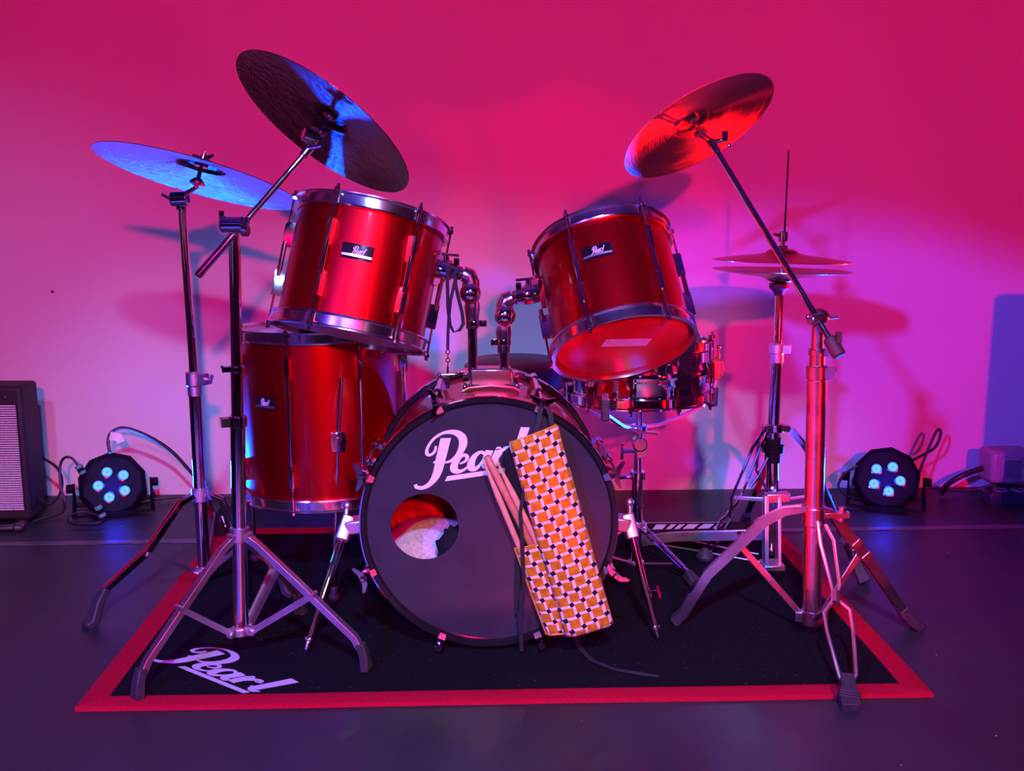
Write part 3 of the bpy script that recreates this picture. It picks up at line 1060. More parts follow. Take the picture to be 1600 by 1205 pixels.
for i in range(25):
    for j in range(25):
        u, v = i / 24 - 0.5, j / 24 - 0.5
        vs.append(V((-0.1 + u * 0.30, 0.0, 0.02 + v * 0.34)) + V((0, 0.03 * noise.noise(V((u * 7, v * 7, 1))) + 0.02 * noise.noise(V((u * 17, v * 12, 5))) + 0.10 * u * u, 0)))
for i in range(24):
    for j in range(24):
        fs.append((i * 25 + j, i * 25 + 25 + j, i * 25 + 26 + j, i * 25 + 1 + j))
for p in vs:
    rr = math.hypot(p.x, p.z - 0.02)
    if rr > 0.235:
        p.x, p.z = p.x * 0.235 / rr, 0.02 + (p.z - 0.02) * 0.235 / rr
m.add(vs, fs, Matrix.Translation((BX, BF + 0.255, BZ - 0.02)))
o = solo('red_blanket', m, RED_CLOTH, 'crumpled red cloth behind the white cushion inside the bass drum', 'cloth')
sm = o.modifiers.new('thickness', 'SOLIDIFY')
sm.thickness = 0.01
m = MB()
cb = P(712, 856, BF + 0.055)
vs, fs = [], []
for i in range(20):
    for j in range(11):
        a, b = 2 * math.pi * i / 20, -math.pi / 2 + math.pi * j / 10
        p = V((math.cos(b) * math.cos(a), math.sin(b), math.cos(b) * math.sin(a)))
        p = V((p.x * 0.048, p.y * 0.036, p.z * 0.058)) * (1 + 0.28 * noise.noise(p * 2.3 + V((4, 0, 0))))
        vs.append(p)
for i in range(20):
    j2 = (i + 1) % 20
    for j in range(10):
        fs.append((i * 11 + j, j2 * 11 + j, j2 * 11 + j + 1, i * 11 + j + 1))
m.add(vs, fs, Matrix.Translation(cb + V((0.004, 0.012, -0.012))))
solo('black_bundle', m, CLOTH_BLACK, 'small black cloth bundle wedged inside the bass drum at the edge of the hole', 'cloth')

# ------------------------------------------------------------------ tom arms
def tom_arm(post_bot, post_top, lock, boss, arm_a, arm_b, drum, sx, label):
    t = thing('tom_arm', post_bot, label, 'tom holder', 'chrome tom holder arms')
    part('post', MB().cyl(post_bot, post_top, 0.0108, n=20), CHROME, t)
    m = MB()
    m.cyl(lock - V((0, 0, 0.008)), lock + V((0, 0, 0.008)), 0.0165, n=18, rnd=0.002)
    m.box(lock + V((sx * 0.020, -0.004, 0)), (0.018, 0.012, 0.014))
    m.cyl(lock + V((sx * 0.022, -0.016, 0)), lock + V((sx * 0.022, 0.010, 0)), 0.005, n=8)
    part('memory_lock', m, CHROME, t, bevel=0.001)
    m = MB()
    # knuckle: tapered neck, round ratchet housing, elbow
    m.lathe([(0, 0), (0.014, 0), (0.0145, 0.02), (0.018, 0.045), (0.016, 0.06), (0, 0.06)], frame(post_top - V((0, 0, 0.030)), (0, 0, 1)), 20)
    m.cyl(boss + V((0, 0.020, 0)), boss + V((0, -0.012, 0)), 0.0235, n=24, rnd=0.004)
    eb = V((boss.x + sx * 0.002, boss.y + 0.006, arm_a.z))
    m.tube([boss + V((0, 0.006, 0)), boss.lerp(eb, 0.6) + V((0, 0.004, 0)), eb + V((-sx * 0.006, 0, -0.004)), eb + V((-sx * 0.018, 0, 0.0))], [0.021, 0.0195, 0.019, 0.0175], 16)
    part('ratchet_knuckle', m, HOOP, t)
    m = MB()
    m.ball(boss + V((0, -0.012, 0)), 0.0205, 20, 0.55, None)
    m = MB()
    m.lathe([(0.0225, 0), (0.0215, 0.006), (0.015, 0.0125), (0.007, 0.0155), (0, 0.016)], frame(boss + V((0, -0.012, 0)), (0, -1, 0)), 24)
    part('boss_cap', m, CHROME, t)
    m = MB()
    st = eb + V((-sx * 0.016, 0, 0))
    m.cyl(st, arm_b, 0.0105, n=18)
    d_ = (arm_b - st).normalized()
    m.cyl(st + d_ * 0.006, st + d_ * 0.028, 0.0155, n=18, rnd=0.002)
    m.cyl(st + d_ * 0.017, st + d_ * 0.017 + V((0, -0.004, 0.032)), 0.006, n=10, rnd=0.002)
    m.box(st + d_ * 0.017 + V((0, -0.004, 0.024)), (0.012, 0.010, 0.014))
    part('arm', m, CHROME, t)
    # socket on the drum
    m = MB()
    Mx = frame(arm_b - d_ * 0.006, d_, (0, 0, 1))
    m.lathe([(0, -0.020), (0.018, -0.020), (0.021, -0.014), (0.021, 0.016), (0, 0.016)], Mx, 24)
    m.prism([(-0.034, -0.022), (0.034, -0.022), (0.040, 0), (0.034, 0.022), (-0.034, 0.022), (-0.040, 0)], 0.012, 0.026, Mx)
    k0 = arm_b - d_ * 0.012 + V((0, 0, 0.02))
    m.cyl(k0, k0 + V((0, 0, 0.016)), 0.007, n=10)
    m.strip([k0 + V((0, 0, 0.018)) - d_ * 0.030, k0 + V((0, 0, 0.014)) + d_ * 0.010], (0, 1, 0), [0.010, 0.007], 0.006)
    M0 = WM[drum.name]
    part('arm_socket', m, CHROME, drum, bevel=0.0015)
    return t


Yp = 2.262
tom_arm(P(739, 590, Yp), P(738, 492, Yp), P(740, 505, Yp), P(735, 458, Yp - 0.012), P(735, 428, Yp), P(690, 421, Yp + 0.01), tom_l, 1,
        'chrome arm on the taller post holding up the level rack tom')
tom_arm(P(788, 590, Yp), P(787, 530, Yp), P(787, 534, Yp), P(789, 493, Yp - 0.012), P(785, 466, Yp), P(833, 459, Yp + 0.01), tom_r, -1,
        'chrome arm on the shorter post holding up the tipped rack tom')

# ------------------------------------------------------------------ snare and its stand
SNC = P(1000, 578, 2.62)
MSN = frame(SNC, V((-0.02, 0.05, 1)), (1, 0, 0))
sn = thing('snare_drum', None, 'shallow chrome snare drum on its stand under the tipped rack tom', 'drum', None, MSN)
r, h = 0.178, 0.066
part('shell', MB().lathe([(r, -h + 0.004), (r, -0.014), (r + 0.003, -0.010), (r + 0.003, 0.010), (r, 0.014), (r, h - 0.004)], MSN, 72), CHROME, sn)
part('batter_hoop', MB().lathe(hoop_profile(r, h, 1), MSN, 72, close=True), CHROME, sn)
part('snare_side_hoop', MB().lathe(hoop_profile(r, -h, -1), MSN, 72, close=True), CHROME, sn)
part('batter_head', MB().lathe([(0, h + 0.004), (r, h + 0.002)], MSN, 64), HEAD_WHITE, sn)
part('snare_side_head', MB().lathe([(0, -h - 0.004), (r, -h - 0.002)], MSN, 64), HEAD_WHITE, sn)
lm = MB()
lm.box((0, 0, 0.010), (0.015, 0.052, 0.020))
lm.prism([(-0.005, -0.026), (0.005, -0.026), (0.005, 0.026), (-0.005, 0.026)], 0.02, 0.024)
lme = lm.mesh('lug')
ru, rl = rod_mesh(2 * h, 1), rod_mesh(2 * h, -1)
for x in (lme, ru, rl):
    x.materials.append(CHROME)
for k in range(10):
    a = R(-70 + 36 * k)
    out = V((math.cos(a), math.sin(a), 0))
    side = V((-math.sin(a), math.cos(a), 0))
    W = MSN @ Matrix(((side.x, 0, out.x, out.x * r), (side.y, 0, out.y, out.y * r), (0, 1, 0, 0), (0, 0, 0, 1)))
    lg = part_at('lug', lme, sn, W)
    part_at('tension_rod', ru, lg, W)
    part_at('tension_rod', rl, lg, W)
m = MB()
Ms = MSN @ Matrix.Translation((r, -0.035, 0))
m.box((0.012, 0, 0.0), (0.022, 0.030, 0.050), Ms)
m.box((0.026, -0.004, 0.004), (0.008, 0.020, 0.040), Ms)
m.cyl(Ms @ V((0.02, 0, 0.025)), Ms @ V((0.02, 0, 0.055)), 0.003, n=8)
m.ball(Ms @ V((0.02, 0, 0.058)), 0.006, 10)
part('snare_strainer', m, BRASS, sn, 'brassy snare throw-off', bevel=0.001)

sst = thing('snare_stand', FL(998, 905), 'chrome snare stand with three basket arms beside the bass drum', 'stand')
SX, SY = 0.408, 2.62
ph = P(998, 665, SY)
SXY = lambda z, px: V((P(px, 700, SY).x, SY, z))
zb = 0.05
m = MB()
m.cyl((ph.x, SY, P(0, 890, SY).z), (ph.x, SY, P(0, 800, SY).z), 0.0165, n=20)
m.cyl((ph.x, SY, P(0, 800, SY).z), (ph.x, SY, P(0, 752, SY).z), 0.0145, n=20)
m.cyl((ph.x, SY, P(0, 758, SY).z), (ph.x, SY, P(0, 712, SY).z), 0.0105, n=18)
part('pole', m, CHROME, sst)
m = MB()
zc = P(0, 752, SY).z
m.cyl((ph.x, SY, zc - 0.010), (ph.x, SY, zc + 0.012), 0.021, n=18, rnd=0.002)
m.tube([(ph.x, SY - 0.01, zc), (ph.x - 0.05, SY - 0.02, zc)], 0.005, 8)
m.ball((ph.x - 0.052, SY - 0.02, zc), 0.008, 10)
part('height_clamp', m, CHROME, sst)
m = MB()
kn = P(999, 693, SY)
m.cyl(kn + V((0, -0.018, 0)), kn + V((0, 0.018, 0)), 0.020, n=20, rnd=0.003)
m.box(kn + V((0.006, 0, -0.022)), (0.03, 0.03, 0.03))
tl = P(972, 705, SY - 0.01)
m.tube([P(996, 705, SY - 0.01), tl], 0.0055, 10)
m.tube([tl + V((0, 0, 0.022)), tl - V((0, 0, 0.022))], 0.0048, 8)
part('tilter', m, CHROME, sst, bevel=0.001)
m = MB()
hub = P(998, 668, SY)
m.cyl(kn + V((0, 0, 0.015)), P(998, 630, SY), 0.0095, n=14)
m.cyl(hub - V((0, 0, 0.012)), hub + V((0, 0, 0.008)), 0.022, n=18, rnd=0.003)
m.strip([hub + V((-0.02, -0.02, -0.004)), hub + V((0.045, -0.02, -0.012))], (0, 1, 0), 0.016, 0.006)
part('basket_hub', m, CHROME, sst)
rim_z = SNC.z - h
for e_, grip in (((885, 618), 1), ((1102, 612), 1), ((960, 600), 0)):
    dx = {885: -0.165, 1102: 0.175, 960: -0.100}[e_[0]]
    dy = {885: 0.03, 1102: 0.0, 960: -0.160}[e_[0]]
    tipv = V((SNC.x + dx * 1.09, SNC.y + dy * 1.09, rim_z - 0.012))
    m = MB()
    mid = hub.lerp(tipv, 0.55) + V((0, 0, -0.016))
    m.strip([hub, hub.lerp(mid, 0.5) + V((0, 0, -0.006)), mid, tipv - V((0, 0, 0.006)), tipv, tipv + V((dx * 0.05, dy * 0.05, 0.05))], V((-dy, dx, 0)), 0.015, 0.006)
    ar = part('basket_arm', m, CHROME_WORN, sst)
    m = MB()
    m.box(tipv + V((dx * 0.03, dy * 0.03, 0.006)), (0.021, 0.021, 0.052))
    part('rubber_grip', m, RUBBER, ar, bevel=0.005)
zt_ = P(0, 832, SY).z
m = MB()
m.cyl((ph.x, SY, zt_ - 0.012), (ph.x, SY, zt_ + 0.012), 0.024, n=18, rnd=0.003)
part('leg_collar', m, CHROME_WORN, sst)
m = MB()
m.cyl((ph.x, SY, P(0, 890, SY).z - 0.014), (ph.x, SY, P(0, 890, SY).z + 0.006), 0.022, n=18, rnd=0.003)
part('brace_collar', m, CHROME_WORN, sst)
SFEET = [FL(1085, 918, RUG_Z), V((ph.x - 0.19, SY - 0.03, RUG_Z)), V((ph.x + 0.05, SY + 0.22, RUG_Z))]
for ft in SFEET:
    m = MB()
    top = V((ph.x, SY, zt_))
    d_ = V((ft.x - ph.x, ft.y - SY, 0))
    dn = d_.normalized()
    sd = V((-dn.y, dn.x, 0))
    for s in (-1, 1):
        o_ = sd * (0.010 * s)
        m.tube([top + dn * 0.02 + o_, top + d_ * 0.22 + V((0, 0, -0.01)) + o_, V((ph.x, SY, 0)) + d_ * 0.85 + V((0, 0, 0.04)) + o_ * 0.7, ft + V((0, 0, 0.022)) - dn * 0.012 + o_ * 0.3], 0.0038, 8)
    lg = part('leg', m, CHROME, sst)
    m = MB()
    m.strip([ft + V((0, 0, 0.030)) - dn * 0.03, ft + V((0, 0, 0.012)) + dn * 0.004], sd, [0.020, 0.028], 0.022)
    part('rubber_foot', m, RUBBER, lg, bevel=0.003)
    m = MB()
    m.strip([(ph.x, SY, P(0, 890, SY).z - 0.005), V((ph.x, SY, 0)) + d_ * 0.62 + V((0, 0, zt_ * 0.40))], sd, 0.010, 0.003)
    part('brace', m, CHROME_WORN, sst)

# ------------------------------------------------------------------ cymbals
def cymbal_profile(r, bell, bow, t=0.0013):
    pr = []
    for i in range(7):
        a = i / 6 * math.pi / 2
        pr.append((max(0.0065, bell * math.sin(a) * 0.98), bow + 0.30 * bell * math.cos(a) + 0.004))
    for i in range(1, 15):
        s = i / 14
        rr = bell + (r - bell) * s
        pr.append((rr, bow * (1 - s ** 1.6) + 0.004 * max(0.0, 1 - 6 * s)))
    return pr


def cymbal(name, c, n_axis, r, mat, label, group, bell=0.055, bow=0.020, flip=False):
    """c is the centre of the bell hole's level; built in its own frame so its lathe rings run round its axis."""
    z = V(n_axis).normalized()
    M = frame(c, -z if flip else z, (1, 0, 0))
    pr = cymbal_profile(r, bell, bow)
    pr = pr + [(rr - 0.0004, zz - 0.0013) for rr, zz in reversed(pr)]
    off = Matrix.Translation((0, 0, -bow * 0.55))
    m = MB().lathe(pr, M @ off, 96, close=True)
    return solo(name, m, mat, label, 'cymbal', group, M=M)


axA, axB, axC = axis(13.5, 12), axis(34.6, 21), axis(-25, 25)
cA, cB, cC = P(312, 270, 2.42), P(509, 190, 2.19), P(1088, 195, 2.4)
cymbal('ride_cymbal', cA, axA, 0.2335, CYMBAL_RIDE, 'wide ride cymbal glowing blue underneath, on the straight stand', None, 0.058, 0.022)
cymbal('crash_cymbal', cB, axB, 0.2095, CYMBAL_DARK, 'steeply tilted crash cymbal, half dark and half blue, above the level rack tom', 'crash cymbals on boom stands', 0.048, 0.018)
cymbal('crash_cymbal', cC, axC, 0.188, CYMBAL_CRASH, 'tilted crash cymbal gleaming red, on the boom stand above the tipped rack tom', 'crash cymbals on boom stands', 0.045, 0.018)
HXc, HYc = 0.793, 2.65
zt1, zt2 = P(1224, 402, HYc).z, P(1224, 428, HYc).z
cymbal('hi_hat_cymbal', (HXc, HYc, zt1), axis(1.2, 0.3), 0.178, CYMBAL, 'upper hi-hat cymbal, domed side up, under the clutch', 'pair of hi-hat cymbals', 0.042, 0.016)
cymbal('hi_hat_cymbal', (HXc, HYc, zt2), axis(1.2, 0.3), 0.178, CYMBAL, 'lower hi-hat cymbal, upside down with a blue sheen on its underside', 'pair of hi-hat cymbals', 0.042, 0.016, flip=True)


# ------------------------------------------------------------------ stand helpers
def collar(m, p, d, r, L, knob_dir=None, kl=0.03, kr=0.005):
    d = V(d).normalized()
    m.cyl(p - d * L / 2, p + d * L / 2, r, n=18, rnd=0.002)
    if knob_dir is not None:
        k = V(knob_dir).normalized()
        m.box((0, 0, 0), (r * 1.3, r * 1.1, L * 0.8), frame(p + k * r * 1.1, d, k))
        m.tube([p + k * r, p + k * (r + kl)], kr, 8)
        q = p + k * (r + kl)
        m.strip([q - d * min(0.010, kl * 0.6) - k * 0.002, q + d * min(0.012, kl * 0.8) + k * 0.003], k.cross(d), [0.005, 0.008], 0.005)
    return m


def flat_leg(root, pts, side, w, foot, foot_label=None, shape='wedge', fmat=None, foot_len=0.04):
    m = MB()
    m.strip(pts, side, w, 0.0055)
    lg = part('leg', m, CHROME_WORN, root)
    m = MB()
    f = V(foot)
    d = (f - V(pts[-1]))
    dn = V((d.x, d.y, 0)).normalized() if V((d.x, d.y, 0)).length > 1e-4 else V((0, -1, 0))
    e = V(pts[-1])
    m.strip([e - (V(pts[-1]) - V(pts[-2])).normalized() * 0.012, e, f + V((0, 0, 0.0))], side, [0.026, 0.028, 0.034], 0.020)
    part('rubber_foot', m, fmat or RUBBER, lg, foot_label, bevel=0.003)
    return lg


# ---- stand A: straight stand behind, at the far left
AX, AY = -0.692, 2.5
sa = thing('cymbal_stand', (AX, AY, 0), 'straight chrome cymbal stand holding the blue-lit ride cymbal', 'stand', 'chrome cymbal stands')
zA = lambda y: P(300, y, AY).z
m = MB()
m.cyl((AX, AY, zA(895)), (AX, AY, zA(602)), 0.0152, n=20)
m.cyl((AX, AY, zA(602)), P(284, 318, AY), 0.0100, n=18)
part('pole', m, CHROME, sa)
m = MB()
collar(m, V((AX, AY, zA(592))), (0, 0, 1), 0.0200, 0.034, (0.9, -0.3, 0), 0.028)
m.cyl((AX, AY, zA(618)), (AX, AY, zA(604)), 0.0172, n=18)
part('height_clamp', m, CHROME_WORN, sa)
jt = P(283, 312, AY)
m = MB()
m.cyl(jt + V((-0.022, -0.01, 0.0)), jt + V((0.020, -0.01, 0.002)), 0.018, n=20, rnd=0.003)
m.cyl(jt + V((0, -0.006, -0.026)), jt, 0.0125, n=16)
m.tube([jt + V((-0.02, -0.01, 0)), jt + V((-0.042, -0.012, 0.012))], 0.004, 8)
part('tilter', m, CHROME, sa, bevel=0.001)
m = MB()
nrm = axA.normalized()
m.tube([jt + V((0.008, 0, 0.012)), cA - nrm * 0.035, cA + nrm * 0.05], [0.0062, 0.0052, 0.0045], 10)
m.lathe([(0, 0), (0.017, 0), (0.017, 0.006), (0.009, 0.014), (0, 0.014)], frame(cA - nrm * 0.028, nrm), 18)
part('cymbal_rod', m, DARK_STEEL, sa)
m = MB()
m.lathe([(0, 0), (0.015, 0), (0.015, 0.012), (0, 0.012)], frame(cA + nrm * 0.014, nrm), 18)
for s in (-1, 1):
    m.strip([cA + nrm * 0.032 + V((s * 0.004, 0, 0)), cA + nrm * 0.036 + V((s * 0.024, 0, 0.006))], nrm, [0.010, 0.006], 0.004)
m.cyl(cA + nrm * 0.026, cA + nrm * 0.042, 0.008, n=12)
part('wing_nut', m, CHROME, sa)
ctop = V((AX, AY, zA(772)))
m = MB()
m.cyl(ctop - V((0, 0, 0.018)), ctop + V((0, 0, 0.016)), 0.021, n=18, rnd=0.002)
part('leg_collar', m, CHROME_WORN, sa)
cbot = V((AX, AY, zA(892)))
m = MB()
m.cyl(cbot - V((0, 0, 0.012)), cbot + V((0, 0, 0.012)), 0.020, n=18, rnd=0.002)
part('brace_collar', m, CHROME_WORN, sa)
for ft in (FL(142, 978), FL(452, 930, RUG_Z), FL(344, 838, RUG_Z)):
    dv = V((ft.x - AX, ft.y - AY, 0))
    dn = dv.normalized()
    sd = V((-dn.y, dn.x, 0))
    L = dv.length
    base = V((AX, AY, 0))
    zt0 = ctop.z
    path = [base + dn * 0.022 + V((0, 0, zt0)), base + dn * 0.06 + V((0, 0, zt0 - 0.010)), base + dn * (L * 0.50) + V((0, 0, zt0 * 0.56)), base + dn * (L * 0.90) + V((0, 0, 0.070))]
    m = MB()
    for s in (-1, 1):
        m.strip([p + sd * (0.0065 * s) for p in path], dn.cross(sd) + dn * 0.6, [0.012, 0.014, 0.016, 0.013], 0.0025)
    m.strip(path[1:], sd, 0.013, 0.002)
    lg = part('leg', m, CHROME, sa)
    m = MB()
    m.strip([path[-1] - (path[-1] - path[-2]).normalized() * 0.014, path[-1] + (ft - path[-1]) * 0.25, ft + V((0, 0, 0.010)) - dn * 0.004, ft + V((0, 0, 0.002)) + dn * 0.014], sd, [0.022, 0.026, 0.034, 0.030], 0.020)
    part('rubber_foot', m, RUBBER, lg, bevel=0.004)
    m = MB()
    q = base + dn * (L * 0.52) + V((0, 0, zt0 * 0.545))
    for s in (-1, 1):
        m.strip([cbot + dn * 0.016 + sd * (0.004 * s), q + sd * (0.010 * s)], dn.cross(sd), 0.011, 0.002)
    m.cyl(cbot + dn * 0.022 - sd * 0.014, cbot + dn * 0.022 + sd * 0.014, 0.005, n=8)
    part('brace', m, CHROME_WORN, sa)

# ---- stand B: boom stand in front, left
sb = thing('boom_stand', FL(378, 1000), 'tall chrome boom stand in front of the floor tom, carrying the half-blue crash cymbal', 'stand', 'chrome boom stands')
BT, BBt = P(366, 362, 2.06), P(377, 985, 2.06)
bd = (BT - BBt).normalized()
bp = lambda y: BBt.lerp(BT, (985 - y) / (985 - 362.0))
m = MB()
m.cyl(bp(988), bp(648), 0.0152, n=20)
m.cyl(bp(648), bp(565), 0.0125, n=20)
m.cyl(bp(565), bp(384), 0.0118, n=20)
m.cyl(bp(384), bp(355), 0.0092, n=16)
part('pole', m, CHROME, sb)
m = MB()
collar(m, bp(648), bd, 0.0195, 0.022, (-0.9, -0.4, 0), 0.011, 0.004)
part('height_clamp', m, CHROME, sb)
m = MB()
collar(m, bp(567), bd, 0.0165, 0.012, (-0.9, -0.3, 0), 0.010, 0.003)
part('height_clamp', m, CHROME, sb)
bj = P(366, 351, 2.06)
m = MB()
m.cyl(bj + V((-0.024, -0.012, 0)), bj + V((0.022, -0.012, 0)), 0.0165, n=22, rnd=0.003)
m.cyl(bj + V((0.014, -0.006, -0.004)), bj + V((0.030, -0.006, -0.004)), 0.020, n=22, rnd=0.003)
m.box(bj + V((-0.020, -0.012, 0.016)), (0.010, 0.012, 0.022))
part('boom_tilter', m, CHROME, sb, bevel=0.001)
b0, b1 = P(308, 432, 2.03), P(478, 238, 2.115)
m = MB()
bdn = (b1 - b0).normalized()
m.cyl(b0, b0.lerp(b1, 0.36), 0.0078, n=16, rnd=0.002)
m.cyl(b0.lerp(b1, 0.30), b1, 0.0062, n=16)
m.cyl(b0, b0 + bdn * 0.018, 0.0086, n=16, rnd=0.002)
part('boom', m, CHROME, sb)
m = MB()
tj = P(487, 216, 2.125)
m.cyl(b1 - bdn * 0.010, b1 + bdn * 0.016, 0.0095, n=14, rnd=0.002)
m.cyl(tj + V((-0.014, -0.014, 0.008)), tj + V((0.012, -0.002, -0.002)), 0.0135, n=18, rnd=0.002)
m.tube([b1, tj], 0.006, 10)
m.tube([b1 + V((0.008, -0.008, 0.008)), b1 + V((0.034, -0.012, 0.012))], 0.0045, 8)
m.strip([b1 + V((0.034, -0.012, 0.000)), b1 + V((0.038, -0.012, 0.028))], (0, 1, 0), [0.012, 0.006], 0.006)
part('cymbal_tilter', m, CHROME, sb)
m = MB()
nB = axB.normalized()
m.tube([tj, cB - nB * 0.03, cB + nB * 0.045], [0.0055, 0.0048, 0.0042], 10)
m.lathe([(0, 0), (0.017, 0), (0.017, 0.008), (0.011, 0.016), (0, 0.016)], frame(cB - nB * 0.028, nB), 18)
part('cymbal_rod', m, CHROME, sb)
m = MB()
m.lathe([(0, 0), (0.015, 0), (0.015, 0.012), (0.008, 0.02), (0.008, 0.03), (0, 0.03)], frame(cB + nB * 0.012, nB), 18)
part('wing_nut', m, CHROME, sb)
ct = bp(828)
m = MB()
m.cyl(bp(838), bp(815), 0.0195, n=20, rnd=0.002)
part('leg_collar', m, CHROME_WORN, sb)
cb_ = bp(984)
m = MB()
m.cyl(bp(992), bp(978), 0.0195, n=20, rnd=0.002)
for k, ft in enumerate((FL(215, 1092, RUG_Z), FL(573, 1048, RUG_Z), FL(470, 960, RUG_Z))):
    dv = V((ft.x - ct.x, ft.y - ct.y, 0))
    dn = dv.normalized()
    m.strip([cb_, cb_ + dn * 0.032], dn.cross(V((0, 0, 1))), 0.016, 0.018)
part('brace_collar', m, CHROME_WORN, sb, bevel=0.001)
for k, ft in enumerate((FL(215, 1092, RUG_Z), FL(573, 1048, RUG_Z), FL(470, 960, RUG_Z))):
    base = V((ct.x, ct.y, 0))
    dv = V((ft.x - ct.x, ft.y - ct.y, 0))
    dn = dv.normalized()
    sd = V((-dn.y, dn.x, 0))
    L = dv.length
    zt0 = ct.z
    path = [base + dn * 0.020 + V((0, 0, zt0)), base + dn * 0.045 + V((0, 0, zt0 - 0.016)), base + dn * (L - 0.022) + V((0, 0, 0.082)), base + dn * (L - 0.006) + V((0, 0, 0.055))]
    m = MB()
    vert = (path[2] - path[1]).cross(sd).normalized()
    m.strip(path, sd, [0.013, 0.0145, 0.0145, 0.0135], 0.0028)
    for s in (-1, 1):
        m.strip([p + sd * (0.0065 * s) - vert * 0.006 for p in path], vert, 0.013, 0.0022)
    m.cyl(path[0] - sd * 0.011, path[0] + sd * 0.011, 0.005, n=10)
    lg = part('leg', m, CHROME_WORN, sb)
    m = MB()
    m.strip([path[-2].lerp(path[-1], 0.6), path[-1].lerp(ft, 0.3), ft + V((0, 0, 0.001))], sd, [0.020, 0.022, 0.030], 0.019)
    part('rubber_foot', m, RUBBER, lg, bevel=0.003)
    m = MB()
    q = path[1].lerp(path[2], 0.56)
    for s in (-1, 1):
        m.strip([cb_ + dn * 0.026 + sd * (0.007 * s), q + sd * (0.009 * s)], vert, 0.012, 0.002)
    m.strip([cb_ + dn * 0.026, q], sd, 0.014, 0.002)
    m.cyl(q - sd * 0.013, q + sd * 0.013, 0.0055, n=10)
    m.cyl(cb_ + dn * 0.026 - sd * 0.012, cb_ + dn * 0.026 + sd * 0.012, 0.0055, n=10)
    part('brace', m, CHROME_WORN, sb)

# ---- stand C: boom stand at the right, lit red
sc_ = thing('boom_stand', FL(1270, 985), 'chrome boom stand glowing red, its long boom reaching left to the red crash cymbal', 'stand', 'chrome boom stands')
CT, CB = P(1278, 490, 2.13), P(1268, 968, 2.13)
cd = (CT - CB).normalized()
cp_ = lambda y: CB.lerp(CT, (968 - y) / (968 - 490.0))
m = MB()
m.cyl(cp_(968), cp_(600), 0.0205, n=22)
m.cyl(cp_(600), cp_(545), 0.0165, n=22)
m.cyl(cp_(545), cp_(495), 0.0130, n=18)
part('pole', m, CHROME_DULL, sc_)
m = MB()
collar(m, cp_(578), cd, 0.0225, 0.030, (0.9, -0.4, 0), 0.014, 0.006)
m.cyl(cp_(612), cp_(590), 0.0215, n=20)
part('height_clamp', m, CHROME_DULL, sc_)
m = MB()
collar(m, cp_(548), cd, 0.0185, 0.016, (0.9, -0.4, 0), 0.010, 0.004)
part('height_clamp', m, CHROME_DULL, sc_)
cj = P(1279, 495, 2.13)
m = MB()
m.ball(cj + V((0.0, 0, 0)), 0.0225, 22, 0.85)
m.cyl(cj + V((0.01, 0, -0.002)), cj + V((0.042, 0, 0.0)), 0.004, n=8)
m.cyl(cj + V((-0.026, -0.024, -0.004)), cj + V((0.008, -0.010, 0.0)), 0.0115, n=14, rnd=0.002)
m.ball(cj + V((-0.030, -0.022, 0.002)), 0.0055, 10)
part('boom_tilter', m, CHROME_DULL, sc_)
c0_, c1_ = P(1304, 543, 2.08), P(1112, 222, 2.32)
cdn = (c1_ - c0_).normalized()
m = MB()
m.cyl(c0_, c1_, 0.0068, n=16)
part('boom', m, CHROME, sc_)
m = MB()
m.cyl(c0_ - cdn * 0.022, c0_ + cdn * 0.024, 0.0145, n=16, rnd=0.004)
m.box(c0_ + V((0.006, -0.004, 0.022)), (0.010, 0.012, 0.022))
part('boom_weight', m, RUBBER, sc_, 'black rubber boom end')
m = MB()
nC = axC.normalized()
m.cyl(c1_ - cdn * 0.030, c1_ + cdn * 0.006, 0.0092, n=14, rnd=0.002)
for s in (-1, 1):
    o_ = cdn.cross(V((0, 1, 0))).normalized() * (0.006 * s)
    m.tube([c1_ + o_, cC - nC * 0.03 + o_ * 0.7], 0.0028, 8)
k0 = c1_ + V((0.012, -0.010, 0.0))
m.tube([c1_, k0 + V((0.012, -0.004, 0.004))], 0.005, 8)
m.box(k0 + V((0.014, -0.004, 0.012)), (0.012, 0.010, 0.022))
m.ball(k0 + V((0.024, -0.004, -0.008)), 0.005, 8)
part('cymbal_tilter', m, CHROME, sc_, bevel=0.001)
m = MB()
m.tube([cC - nC * 0.034, cC + nC * 0.045], 0.0045, 10)
m.lathe([(0, 0), (0.015, 0), (0.015, 0.007), (0.010, 0.014), (0, 0.014)], frame(cC - nC * 0.026, nC), 18)
part('cymbal_rod', m, CHROME, sc_)
m = MB()
m.lathe([(0, 0), (0.014, 0), (0.014, 0.012), (0.008, 0.02), (0.008, 0.03), (0, 0.03)], frame(cC + nC * 0.012, nC), 18)
part('wing_nut', m, CHROME, sc_)
ctc = cp_(797)
m = MB()
m.cyl(cp_(815), cp_(785), 0.0245, n=22, rnd=0.002)
m.box(cp_(798) + V((0.045, -0.006, 0)), (0.06, 0.018, 0.012))
m.cyl(cp_(800) + V((0.060, -0.006, -0.012)), cp_(790) + V((0.060, -0.006, 0.006)), 0.008, n=10)
part('leg_collar', m, CHROME_DULL, sc_, bevel=0.001)
cbb = cp_(964)
m = MB()
m.cyl(cp_(975), cp_(952), 0.0235, n=22, rnd=0.002)
part('brace_collar', m, CHROME_DULL, sc_)
